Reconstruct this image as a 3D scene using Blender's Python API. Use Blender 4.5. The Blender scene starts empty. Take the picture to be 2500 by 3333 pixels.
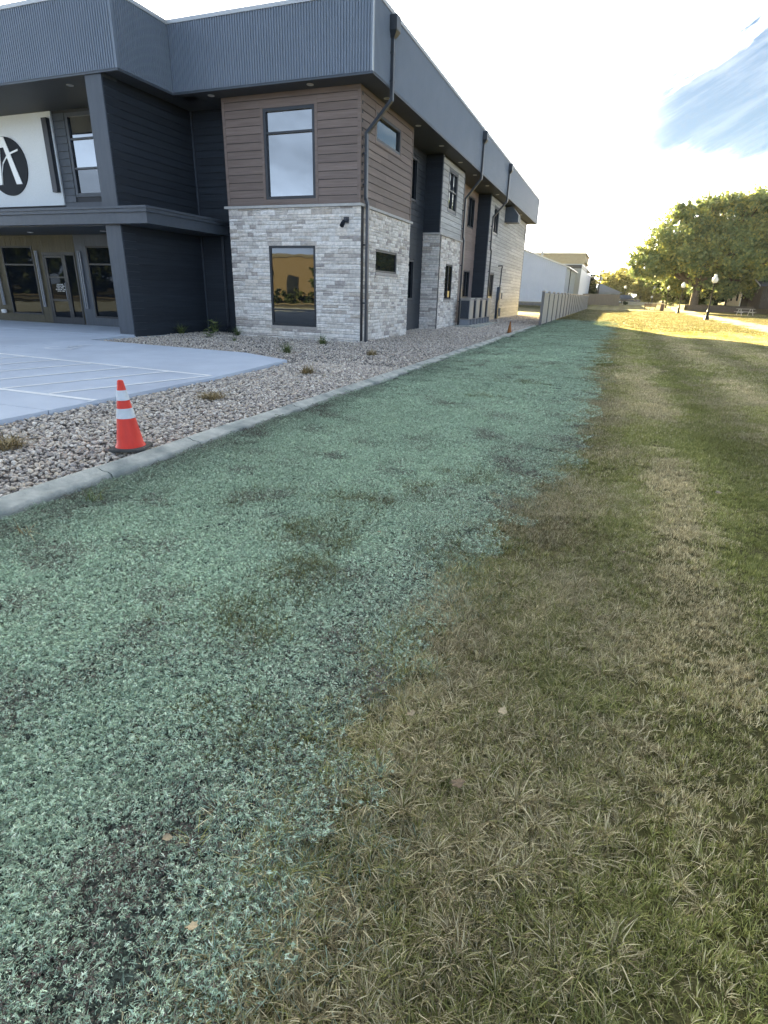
import bpy, bmesh, math, random
import numpy as np
from mathutils import Matrix, Vector

random.seed(7)
rng = np.random.default_rng(11)
SC = bpy.context.scene
COL = SC.collection
PI = math.pi

# ------------------------------------------------------------------ camera
cam_d = bpy.data.cameras.new("camera")
cam = bpy.data.objects.new("camera", cam_d)
COL.objects.link(cam)
SC.camera = cam
cR = Vector((0.93193, 0.3617, 0.0259)); cU = Vector((-0.15476, 0.3321, 0.93046)); cF = Vector((-0.32795, 0.87114, -0.36547))
CAM = Vector((8.11757, -18.58285, 1.6))
cam.matrix_world = Matrix(((cR.x, cU.x, -cF.x, CAM.x), (cR.y, cU.y, -cF.y, CAM.y), (cR.z, cU.z, -cF.z, CAM.z), (0, 0, 0, 1)))
cam_d.sensor_fit = 'HORIZONTAL'
cam_d.sensor_width = 36.0
cam_d.lens = 36.0 * 1823.78 / 2500.0
cam_d.clip_start = 0.05
cam_d.clip_end = 5000

# ------------------------------------------------------------------ light
SUN_EL, SUN_AZ = math.radians(14.7), math.atan2(-0.42, 0.907)     # azimuth from +Y towards +X
sdir = Vector((math.sin(SUN_AZ) * math.cos(SUN_EL), math.cos(SUN_AZ) * math.cos(SUN_EL), math.sin(SUN_EL)))
sun_d = bpy.data.lights.new("sun", 'SUN')
sun_d.energy = 2.1
sun_d.angle = math.radians(0.6)
sun_d.color = (1.0, 0.79, 0.34)
sun = bpy.data.objects.new("sun", sun_d)
COL.objects.link(sun)
sun.rotation_euler = (-sdir).to_track_quat('-Z', 'Y').to_euler()
sun.location = sdir * 200

W = bpy.data.worlds.new("World")
SC.world = W
W.use_nodes = True
wn, wl = W.node_tree.nodes, W.node_tree.links
wn.clear()
def wnode(t, **k):
    n = wn.new(t)
    for a, b in k.items(): setattr(n, a, b)
    return n
def wmath(op, a, b=None, c=None, clamp=False):
    n = wn.new('ShaderNodeMath'); n.operation = op; n.use_clamp = clamp
    for i, v in enumerate((a, b, c)):
        if v is None: continue
        if isinstance(v, (int, float)): n.inputs[i].default_value = v
        else: wl.new(v, n.inputs[i])
    return n.outputs[0]
sky = wnode('ShaderNodeTexSky', sky_type='NISHITA', sun_disc=False, sun_elevation=SUN_EL, sun_rotation=SUN_AZ,
            altitude=300.0, air_density=1.0, dust_density=0.3, ozone_density=2.0)
SKY_STRENGTH = 0.05
CLEAR = 0.085                                       # deep blue gaps behind a bright thin cloud sheet
tc = wnode('ShaderNodeTexCoord')
DIR = tc.outputs['Generated']
sep = wnode('ShaderNodeSeparateXYZ'); wl.new(DIR, sep.inputs[0])
el = wmath('MULTIPLY', wmath('ARCSINE', sep.outputs[2]), 180 / PI)
az = wmath('MULTIPLY', wmath('ARCTAN2', sep.outputs[0], sep.outputs[1]), 180 / PI)
cxy = wnode('ShaderNodeCombineXYZ'); wl.new(az, cxy.inputs[0]); wl.new(el, cxy.inputs[1])
def wnoise(scale, rot, st, detail=5, loc=(0, 0, 0), rough=0.55):
    r = wnode('ShaderNodeMapping'); r.inputs['Rotation'].default_value = (0, 0, math.radians(rot)); wl.new(cxy.outputs[0], r.inputs[0])
    m_ = wnode('ShaderNodeMapping'); m_.inputs['Scale'].default_value = st; m_.inputs['Location'].default_value = loc; wl.new(r.outputs[0], m_.inputs[0])
    n = wnode('ShaderNodeTexNoise'); n.inputs['Scale'].default_value = scale; n.inputs['Detail'].default_value = detail; n.inputs['Roughness'].default_value = rough; wl.new(m_.outputs[0], n.inputs['Vector'])
    return n.outputs['Fac']
def wrange(v, a, b, c=0.0, d=1.0, smooth=True):
    r = wnode('ShaderNodeMapRange'); r.inputs[1].default_value = a; r.inputs[2].default_value = b; r.inputs[3].default_value = c; r.inputs[4].default_value = d
    if smooth: r.interpolation_type = 'SMOOTHSTEP'
    wl.new(v, r.inputs[0]); return r.outputs[0]
# a band of clear sky opens to the right under the cloud sheet; streaky torn edge
streak = wnoise(0.46, -30, (0.34, 1.7, 1), 9, rough=0.68)
wob = wmath('MULTIPLY', wmath('SUBTRACT', streak, 0.5), 11.0)
upper = wmath('MINIMUM', wmath('MULTIPLY_ADD', az, 0.50, 15.8), 40.0)
lower_ = wmath('MULTIPLY_ADD', az, -0.10, 8.6)
ea = wmath('SUBTRACT', wmath('ADD', upper, wob), el)
eb = wmath('ADD', wmath('SUBTRACT', el, lower_), wmath('MULTIPLY', wob, 0.35))
band = wmath('MULTIPLY', wrange(ea, -0.8, 1.8), wrange(eb, -0.6, 3.2))
band = wmath('MULTIPLY', band, wrange(az, -10.0, 2.5))
band = wmath('MULTIPLY', band, wrange(az, 60, 120, 1.0, 0.0))
# torn holes in the sheet, more of them away from the sun
hole_n = wnoise(0.36, -32, (0.5, 1.7, 1), 5, (5.3, 1.7, 0))
dotn = wnode('ShaderNodeVectorMath', operation='DOT_PRODUCT'); wl.new(DIR, dotn.inputs[0]); dotn.inputs[1].default_value = sdir
away = wrange(dotn.outputs['Value'], math.cos(math.radians(30.5)), math.cos(math.radians(25)), 0.16, -0.16)
hole = wrange(wmath('ADD', hole_n, away), 0.46, 0.60)
hole = wmath('MULTIPLY', hole, wrange(el, 14, 17))
wisp = wrange(wnoise(0.55, -26, (0.25, 1.9, 1), 8, (2.2, 7.1, 0), 0.65), 0.34, 0.62, 0.955, 1.0)
clear = wmath('MULTIPLY', wmath('MAXIMUM', band, wmath('MULTIPLY', hole, 0.9)), wisp)
billow = wrange(wnoise(0.085, -12, (0.6, 1.5, 1), 6, (9.0, 3.0, 0)), 0.30, 0.70, 0.62, 1.38)
glow = wmath('MULTIPLY', wrange(dotn.outputs['Value'], -0.2, 1.0, 1.9, 5.2, False), billow)
warm = wrange(dotn.outputs['Value'], -0.1, 0.85)
ccol = wnode('ShaderNodeMix', data_type='RGBA'); wl.new(warm, ccol.inputs[0]); ccol.inputs[6].default_value = (0.72, 0.90, 1.18, 1); ccol.inputs[7].default_value = (1.0, 0.98, 0.92, 1)
cs = wnode('ShaderNodeVectorMath', operation='SCALE'); wl.new(ccol.outputs[2], cs.inputs[0]); wl.new(glow, cs.inputs['Scale'])
ks = wnode('ShaderNodeVectorMath', operation='SCALE'); wl.new(sky.outputs[0], ks.inputs[0]); ks.inputs['Scale'].default_value = CLEAR
mix = wnode('ShaderNodeMix', data_type='RGBA'); wl.new(clear, mix.inputs[0]); wl.new(cs.outputs[0], mix.inputs[6]); wl.new(ks.outputs[0], mix.inputs[7])
bg = wnode('ShaderNodeBackground'); bg.inputs[1].default_value = SKY_STRENGTH
wl.new(mix.outputs[2], bg.inputs[0])
wo = wnode('ShaderNodeOutputWorld'); wl.new(bg.outputs[0], wo.inputs[0])

SC.view_settings.view_transform = 'Standard'
SC.view_settings.look = 'None'
SC.view_settings.exposure = 4.98
SC.view_settings.gamma = 1.0
SC.view_settings.use_curve_mapping = False
SC.render.engine = 'CYCLES'
SC.cycles.max_bounces = 6
SC.cycles.transparent_max_bounces = 6

# ------------------------------------------------------------------ materials
def mat(name, c1, c2=None, scale=5.0, rough=0.6, bump=0.0, bscale=None, metallic=0.0, spec=0.4, stretch=(1, 1, 1), rand=0.0,
        world=False, detail=5, contrast=1.0, c3=None, s3=0.7, sheen=0.0, coat=0.0, trans=0.0):
    """Principled surface: two colours mixed by noise, an optional large-scale third colour, relief and per-object value shift."""
    m = bpy.data.materials.new(name); m.use_nodes = True
    N, L = m.node_tree.nodes, m.node_tree.links
    p = N['Principled BSDF']
    p.inputs['Roughness'].default_value = rough; p.inputs['Metallic'].default_value = metallic
    p.inputs['Specular IOR Level'].default_value = spec
    if coat: p.inputs['Coat Weight'].default_value = coat; p.inputs['Coat Roughness'].default_value = 0.15
    if c2 is None and not bump and not rand:
        p.inputs['Base Color'].default_value = (*c1, 1); return m
    if world: src = N.new('ShaderNodeNewGeometry').outputs['Position']
    else: src = N.new('ShaderNodeTexCoord').outputs['Object']
    mpn = N.new('ShaderNodeMapping'); mpn.inputs['Scale'].default_value = stretch; L.new(src, mpn.inputs[0])
    vec = mpn.outputs[0]
    oi = None
    if rand and not world:
        oi = N.new('ShaderNodeObjectInfo')
        va = N.new('ShaderNodeVectorMath'); va.operation = 'ADD'
        sc_ = N.new('ShaderNodeVectorMath'); sc_.operation = 'SCALE'; sc_.inputs[0].default_value = (37, 17, 29); L.new(oi.outputs['Random'], sc_.inputs['Scale'])
        L.new(vec, va.inputs[0]); L.new(sc_.outputs[0], va.inputs[1]); vec = va.outputs[0]
    col = None
    if c2 is not None:
        n = N.new('ShaderNodeTexNoise'); n.inputs['Scale'].default_value = scale; n.inputs['Detail'].default_value = detail; n.inputs['Roughness'].default_value = 0.6
        L.new(vec, n.inputs['Vector'])
        mr = N.new('ShaderNodeMapRange'); mr.inputs[1].default_value = 0.5 - 0.22 / contrast; mr.inputs[2].default_value = 0.5 + 0.22 / contrast
        L.new(n.outputs['Fac'], mr.inputs[0])
        mx = N.new('ShaderNodeMix'); mx.data_type = 'RGBA'; L.new(mr.outputs[0], mx.inputs[0])
        mx.inputs[6].default_value = (*c1, 1); mx.inputs[7].default_value = (*c2, 1)
        col = mx.outputs[2]
        if c3 is not None:
            n3 = N.new('ShaderNodeTexNoise'); n3.inputs['Scale'].default_value = s3; n3.inputs['Detail'].default_value = 4; L.new(vec, n3.inputs['Vector'])
            m3 = N.new('ShaderNodeMapRange'); m3.inputs[1].default_value = 0.48; m3.inputs[2].default_value = 0.68; L.new(n3.outputs['Fac'], m3.inputs[0])
            x3 = N.new('ShaderNodeMix'); x3.data_type = 'RGBA'; L.new(m3.outputs[0], x3.inputs[0]); L.new(col, x3.inputs[6]); x3.inputs[7].default_value = (*c3, 1)
            col = x3.outputs[2]
    else:
        rgb = N.new('ShaderNodeRGB'); rgb.outputs[0].default_value = (*c1, 1); col = rgb.outputs[0]
    if rand:
        oi = oi or N.new('ShaderNodeObjectInfo')
        hv = N.new('ShaderNodeHueSaturation'); L.new(col, hv.inputs['Color'])
        r = N.new('ShaderNodeMapRange'); r.inputs[3].default_value = 1 - rand; r.inputs[4].default_value = 1 + rand; L.new(oi.outputs['Random'], r.inputs[0]); L.new(r.outputs[0], hv.inputs['Value'])
        col = hv.outputs[0]
    L.new(col, p.inputs['Base Color'])
    if bump:
        nb = N.new('ShaderNodeTexNoise'); nb.inputs['Scale'].default_value = bscale or scale * 3; nb.inputs['Detail'].default_value = 6; nb.inputs['Roughness'].default_value = 0.65
        L.new(vec, nb.inputs['Vector'])
        b = N.new('ShaderNodeBump'); b.inputs['Strength'].default_value = 1.0; b.inputs['Distance'].default_value = bump
        L.new(nb.outputs['Fac'], b.inputs['Height']); L.new(b.outputs[0], p.inputs['Normal'])
    return m

def glass_mat(name, dark, refl=0.35, rough=0.015, rmax=0.95):
    """Coated dark window glass: a mirror layer stronger at grazing angles over a dim interior."""
    m = bpy.data.materials.new(name); m.use_nodes = True
    N, L = m.node_tree.nodes, m.node_tree.links
    p = N['Principled BSDF']; p.inputs['Base Color'].default_value = (*dark, 1); p.inputs['Roughness'].default_value = 0.6; p.inputs['Specular IOR Level'].default_value = 0
    g = N.new('ShaderNodeBsdfGlossy'); g.inputs['Roughness'].default_value = rough; g.inputs['Color'].default_value = (0.93, 0.96, 0.97, 1)
    tcn = N.new('ShaderNodeNewGeometry')
    nz = N.new('ShaderNodeTexNoise'); nz.inputs['Scale'].default_value = 0.8; L.new(tcn.outputs['Position'], nz.inputs['Vector'])
    b = N.new('ShaderNodeBump'); b.inputs['Strength'].default_value = 0.25; b.inputs['Distance'].default_value = 0.01; L.new(nz.outputs['Fac'], b.inputs['Height']); L.new(b.outputs[0], g.inputs['Normal'])
    lw = N.new('ShaderNodeLayerWeight'); lw.inputs['Blend'].default_value = 0.35
    r = N.new('ShaderNodeMapRange'); r.inputs[3].default_value = refl; r.inputs[4].default_value = rmax; L.new(lw.outputs['Fresnel'], r.inputs[0])
    mx = N.new('ShaderNodeMixShader'); L.new(r.outputs[0], mx.inputs[0]); L.new(p.outputs[0], mx.inputs[1]); L.new(g.outputs[0], mx.inputs[2])
    L.new(mx.outputs[0], N['Material Output'].inputs['Surface'])
    return m

def attr(N, name, inst=False):
    a = N.new('ShaderNodeAttribute'); a.attribute_name = name
    a.attribute_type = 'INSTANCER' if inst else 'GEOMETRY'
    return a.outputs['Fac']

M = {}
M['brown_board'] = mat('brown_board', (0.145, 0.108, 0.090), (0.215, 0.163, 0.137), 3, 0.62, 0.003, 14, stretch=(0.35, 4, 7), rand=0.14)
M['dark_board'] = mat('dark_board', (0.014, 0.019, 0.026), (0.026, 0.033, 0.043), 3, 0.55, 0.003, 14, stretch=(0.35, 4, 7), rand=0.12)
M['dark_back'] = mat('dark_back', (0.018, 0.022, 0.028), rough=0.6)  # dark cores show through board gaps to stand in for lap shadow
M['pale_board'] = mat('pale_board', (0.27, 0.27, 0.265), (0.56, 0.56, 0.54), 3.2, 0.66, 0.003, 14, stretch=(0.4, 4, 9), rand=0.16)
M['taupe_board'] = mat('taupe_board', (0.20, 0.155, 0.135), (0.27, 0.21, 0.185), 3, 0.65, 0.002, 14, stretch=(0.35, 4, 7), rand=0.06)
M['grey_trim'] = mat('grey_trim', (0.052, 0.064, 0.080), (0.070, 0.084, 0.103), 6, 0.5, 0.001, 30)
M['pillar'] = mat('pillar', (0.046, 0.057, 0.073), (0.064, 0.078, 0.096), 3, 0.5, 0.002, 20, stretch=(5, 5, 0.5))
M['fascia'] = mat('fascia', (0.130, 0.160, 0.200), (0.152, 0.183, 0.226), 1.2, 0.42, spec=0.6, world=True)
M['coping'] = mat('coping', (0.42, 0.43, 0.43), rough=0.35, metallic=0.3)
M['soffit'] = mat('soffit', (0.050, 0.055, 0.062), (0.060, 0.066, 0.072), 2, 0.6, world=True)
M['roof'] = mat('roof', (0.3, 0.3, 0.3), (0.36, 0.36, 0.35), 2, 0.9, world=True)
M['spout'] = mat('spout', (0.030, 0.036, 0.045), rough=0.34, spec=0.6)
M['frame'] = mat('frame', (0.022, 0.027, 0.034), rough=0.4)
M['glass'] = glass_mat('glass', (0.012, 0.015, 0.018), 0.16)
M['glass_dark'] = glass_mat('glass_dark', (0.006, 0.008, 0.011), 0.0, rmax=0.32)
M['glass_low'] = glass_mat('glass_low', (0.010, 0.011, 0.012), 0.05, rmax=0.7)
M['cap_stone'] = mat('cap_stone', (0.40, 0.385, 0.36), (0.50, 0.48, 0.45), 9, 0.85, 0.004, 40, world=True)
M['sill'] = mat('sill', (0.36, 0.32, 0.29), (0.45, 0.41, 0.37), 9, 0.85, 0.003, 40, world=True)
M['wood_panel'] = mat('wood_panel', (0.038, 0.033, 0.018), (0.070, 0.061, 0.034), 5, 0.55, 0.002, 20, stretch=(7, 7, 0.4), rand=0.12)
M['stucco'] = mat('stucco', (0.64, 0.68, 0.70), (0.72, 0.76, 0.78), 30, 0.9, 0.003, 120, world=True)
M['black_gloss'] = mat('black_gloss', (0.016, 0.02, 0.026), rough=0.5, spec=0.1)
M['white_letter'] = mat('white_letter', (0.86, 0.88, 0.87), rough=0.4)
M['lamp_disc'] = mat('lamp_disc', (0.75, 0.75, 0.73), rough=0.5)
M['steel'] = mat('steel', (0.55, 0.57, 0.60), rough=0.3, metallic=0.9)
M['concrete'] = mat('concrete', (0.47, 0.525, 0.60), (0.55, 0.605, 0.68), 1.6, 0.85, 0.002, 60, world=True, detail=8, c3=(0.43, 0.475, 0.545), s3=0.35)
M['paint'] = mat('paint', (0.88, 0.89, 0.88), (0.80, 0.82, 0.82), 14, 0.7, world=True)
M['worn_paint'] = mat('worn_paint', (0.78, 0.81, 0.83), (0.56, 0.61, 0.68), 9, 0.75, world=True, contrast=2)
M['kerb'] = mat('kerb', (0.31, 0.32, 0.285), (0.52, 0.525, 0.47), 7, 0.9, 0.006, 60, world=True, c3=(0.20, 0.23, 0.215), s3=2.2, detail=9)
M['soil'] = mat('soil', (0.05, 0.038, 0.028), (0.085, 0.066, 0.05), 6, 0.95, 0.01, 30, world=True)
M['gravel_bed'] = mat('gravel_bed', (0.10, 0.09, 0.085), (0.20, 0.185, 0.17), 22, 0.95, 0.02, 40, world=True)
M['orange'] = mat('orange', (0.76, 0.045, 0.022), (0.62, 0.035, 0.02), 3, 0.5, 0.001, 60, stretch=(6, 6, 0.5), spec=0.4)
M['reflective'] = mat('reflective', (0.66, 0.68, 0.70), (0.5, 0.53, 0.56), 14, 0.5, 0.001, 40)
M['rubber'] = mat('rubber', (0.045, 0.047, 0.045), (0.085, 0.083, 0.075), 8, 0.8, 0.002, 50)
M['dull_orange'] = mat('dull_orange', (0.34, 0.12, 0.025), (0.24, 0.10, 0.03), 8, 0.7)
M['ac_side'] = mat('ac_side', (0.30, 0.285, 0.26), (0.35, 0.33, 0.30), 4, 0.5, world=True)
M['ac_grille'] = mat('ac_grille', (0.055, 0.065, 0.08), rough=0.5, metallic=0.3)
M['ac_stand'] = mat('ac_stand', (0.22, 0.24, 0.27), rough=0.5, metallic=0.3)
M['fence_panel'] = mat('fence_panel', (0.33, 0.295, 0.245), (0.38, 0.345, 0.29), 2, 0.55, world=True, stretch=(4, 4, 0.6))
M['fence_post'] = mat('fence_post', (0.17, 0.16, 0.15), (0.21, 0.195, 0.18), 3, 0.5, world=True)  # posts coloured darker to carry the shade on their near faces
M['brown_fence'] = mat('brown_fence', (0.17, 0.145, 0.13), (0.22, 0.19, 0.17), 3, 0.7, world=True, stretch=(5, 5, 0.4))
M['warehouse'] = mat('warehouse', (0.36, 0.40, 0.46), (0.41, 0.45, 0.51), 0.6, 0.45, world=True)
M['block_base'] = mat('block_base', (0.10, 0.10, 0.10), (0.15, 0.15, 0.145), 3, 0.9, world=True)
M['pale_wall'] = mat('pale_wall', (0.42, 0.44, 0.45), (0.31, 0.33, 0.34), 1.2, 0.6, world=True, stretch=(2, 2, 0.4))
M['tan_brick'] = mat('tan_brick', (0.33, 0.26, 0.15), (0.42, 0.335, 0.20), 3, 0.9, 0.01, 12, world=True)
M['dark_trim'] = mat('dark_trim', (0.04, 0.045, 0.055), rough=0.5)
M['cast_iron'] = mat('cast_iron', (0.014, 0.014, 0.013), rough=0.45)
M['globe'] = mat('globe', (0.86, 0.83, 0.72), rough=0.25)
M['bench_wood'] = mat('bench_wood', (0.15, 0.085, 0.05), (0.20, 0.12, 0.075), 6, 0.7)
M['pale_timber'] = mat('pale_timber', (0.42, 0.37, 0.30), (0.52, 0.46, 0.38), 6, 0.8)
M['bin'] = mat('bin', (0.19, 0.14, 0.10), (0.23, 0.17, 0.125), 8, 0.8)
M['bark'] = mat('bark', (0.07, 0.055, 0.042), (0.13, 0.105, 0.08), 8, 0.95, 0.03, 20, stretch=(3, 3, 0.5))
M['cream_wall'] = mat('cream_wall', (0.38, 0.32, 0.22), (0.46, 0.39, 0.27), 2, 0.8, world=True)
M['dark_roof'] = mat('dark_roof', (0.055, 0.055, 0.06), (0.085, 0.083, 0.085), 5, 0.85, world=True)
M['grey_roof'] = mat('grey_roof', (0.28, 0.30, 0.32), (0.34, 0.355, 0.37), 5, 0.8, world=True)
M['porch_wood_shaded'] = mat('porch_wood_shaded', (0.032, 0.027, 0.023), (0.060, 0.048, 0.040), 3, 0.8, world=True, stretch=(4, 4, 0.5))  # porch boards, and house front shade put into the dark colour
M['path'] = mat('path', (0.15, 0.128, 0.098), (0.19, 0.163, 0.128), 1.5, 0.9, 0.003, 40, world=True)
M['asphalt'] = mat('asphalt', (0.05, 0.05, 0.052), (0.065, 0.065, 0.066), 3, 0.9, 0.004, 80, world=True)
M['car_dark'] = mat('car_dark', (0.022, 0.026, 0.038), rough=0.25, spec=0.6, coat=1.0)
M['car_grey'] = mat('car_grey', (0.16, 0.165, 0.17), rough=0.3, coat=0.8)
M['tyre'] = mat('tyre', (0.02, 0.02, 0.02), rough=0.8)
M['low_wall'] = mat('low_wall', (0.42, 0.40, 0.37), (0.52, 0.50, 0.46), 4, 0.9, world=True)
M['leaf_litter'] = mat('leaf_litter', (0.27, 0.21, 0.125), (0.40, 0.33, 0.21), 30, 0.8, 0.001, 60, rand=0.25)
M['leaf_brown'] = mat('leaf_brown', (0.16, 0.11, 0.065), (0.22, 0.155, 0.09), 30, 0.8, 0.001, 60, rand=0.2)
M['red_car'] = mat('red_car', (0.05, 0.055, 0.06), rough=0.3, coat=0.6)

def stone_mat(name, by_attr=False):
    m = bpy.data.materials.new(name); m.use_nodes = True
    N, L = m.node_tree.nodes, m.node_tree.links
    p = N['Principled BSDF']; p.inputs['Roughness'].default_value = 0.88; p.inputs['Specular IOR Level'].default_value = 0.25
    r = attr(N, 'rnd') if by_attr else N.new('ShaderNodeObjectInfo').outputs['Random']
    cr = N.new('ShaderNodeValToRGB'); e = cr.color_ramp; e.interpolation = 'LINEAR'
    cols = [(0.0, (0.58, 0.59, 0.60)), (0.14, (0.66, 0.665, 0.66)), (0.30, (0.50, 0.49, 0.475)), (0.42, (0.70, 0.70, 0.69)), (0.55, (0.40, 0.385, 0.38)), (0.62, (0.62, 0.60, 0.57)),
            (0.74, (0.70, 0.705, 0.71)), (0.84, (0.46, 0.43, 0.395)), (0.90, (0.34, 0.325, 0.325)), (1.0, (0.64, 0.63, 0.61))]
    e.elements[0].position = 0; e.elements[0].color = (*cols[0][1], 1); e.elements[1].position = 1; e.elements[1].color = (*cols[-1][1], 1)
    for q, c in cols[1:-1]:
        x = e.elements.new(q); x.color = (*c, 1)
    L.new(r, cr.inputs[0])
    g = N.new('ShaderNodeNewGeometry')
    n = N.new('ShaderNodeTexNoise'); n.inputs['Scale'].default_value = 9; n.inputs['Detail'].default_value = 8; n.inputs['Roughness'].default_value = 0.7; L.new(g.outputs['Position'], n.inputs['Vector'])
    mr = N.new('ShaderNodeMapRange'); mr.inputs[1].default_value = 0.34; mr.inputs[2].default_value = 0.64; mr.inputs[3].default_value = 0.80; mr.inputs[4].default_value = 1.25; L.new(n.outputs['Fac'], mr.inputs[0])
    hv = N.new('ShaderNodeHueSaturation'); L.new(cr.outputs[0], hv.inputs['Color']); L.new(mr.outputs[0], hv.inputs['Value'])
    wb = N.new('ShaderNodeMix'); wb.data_type = 'RGBA'; wb.blend_type = 'MULTIPLY'; wb.inputs[0].default_value = 1; wb.inputs[7].default_value = (1.14, 1.07, 0.985, 1); L.new(hv.outputs[0], wb.inputs[6])
    L.new(wb.outputs[2], p.inputs['Base Color'])
    nb = N.new('ShaderNodeTexNoise'); nb.inputs['Scale'].default_value = 30; nb.inputs['Detail'].default_value = 7; L.new(g.outputs['Position'], nb.inputs['Vector'])
    b = N.new('ShaderNodeBump'); b.inputs['Distance'].default_value = 0.014; L.new(nb.outputs['Fac'], b.inputs['Height']); L.new(b.outputs[0], p.inputs['Normal'])
    return m
M['stone'] = stone_mat('stone'); M['stone_mass'] = stone_mat('stone_mass', True)

def leaf_mat(name, ca, cb, cc, trans=0.35):
    m = bpy.data.materials.new(name); m.use_nodes = True
    N, L = m.node_tree.nodes, m.node_tree.links
    p = N['Principled BSDF']; p.inputs['Roughness'].default_value = 0.6; p.inputs['Specular IOR Level'].default_value = 0.25
    cr = N.new('ShaderNodeValToRGB'); e = cr.color_ramp
    e.elements[0].color = (*ca, 1); e.elements[1].color = (*cc, 1); x = e.elements.new(0.55); x.color = (*cb, 1)
    L.new(attr(N, 'rnd'), cr.inputs[0]); L.new(cr.outputs[0], p.inputs['Base Color'])
    t = N.new('ShaderNodeBsdfTranslucent'); L.new(cr.outputs[0], t.inputs['Color'])
    mx = N.new('ShaderNodeMixShader'); mx.inputs[0].default_value = trans; L.new(p.outputs[0], mx.inputs[1]); L.new(t.outputs[0], mx.inputs[2])
    L.new(mx.outputs[0], N['Material Output'].inputs['Surface'])
    return m
M['leaf'] = leaf_mat('leaf', (0.095, 0.14, 0.078), (0.19, 0.245, 0.105), (0.43, 0.40, 0.11), 0.38)  # yellow end of the ramp brightened to stand in for sunlit leaves
M['leaf_dark'] = leaf_mat('leaf_dark', (0.02, 0.038, 0.016), (0.04, 0.06, 0.022), (0.08, 0.095, 0.03))
M['leaf_sun_tint'] = leaf_mat('leaf_sun_tint', (0.12, 0.14, 0.05), (0.22, 0.22, 0.065), (0.36, 0.31, 0.09), 0.45)  # yellow leaf colour stands in for sunlight on the foliage
M['weed'] = leaf_mat('weed', (0.06, 0.095, 0.03), (0.12, 0.165, 0.055), (0.24, 0.26, 0.10), 0.25)
M['dry_weed'] = leaf_mat('dry_weed', (0.15, 0.11, 0.05), (0.30, 0.23, 0.11), (0.42, 0.34, 0.18), 0.2)

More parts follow.
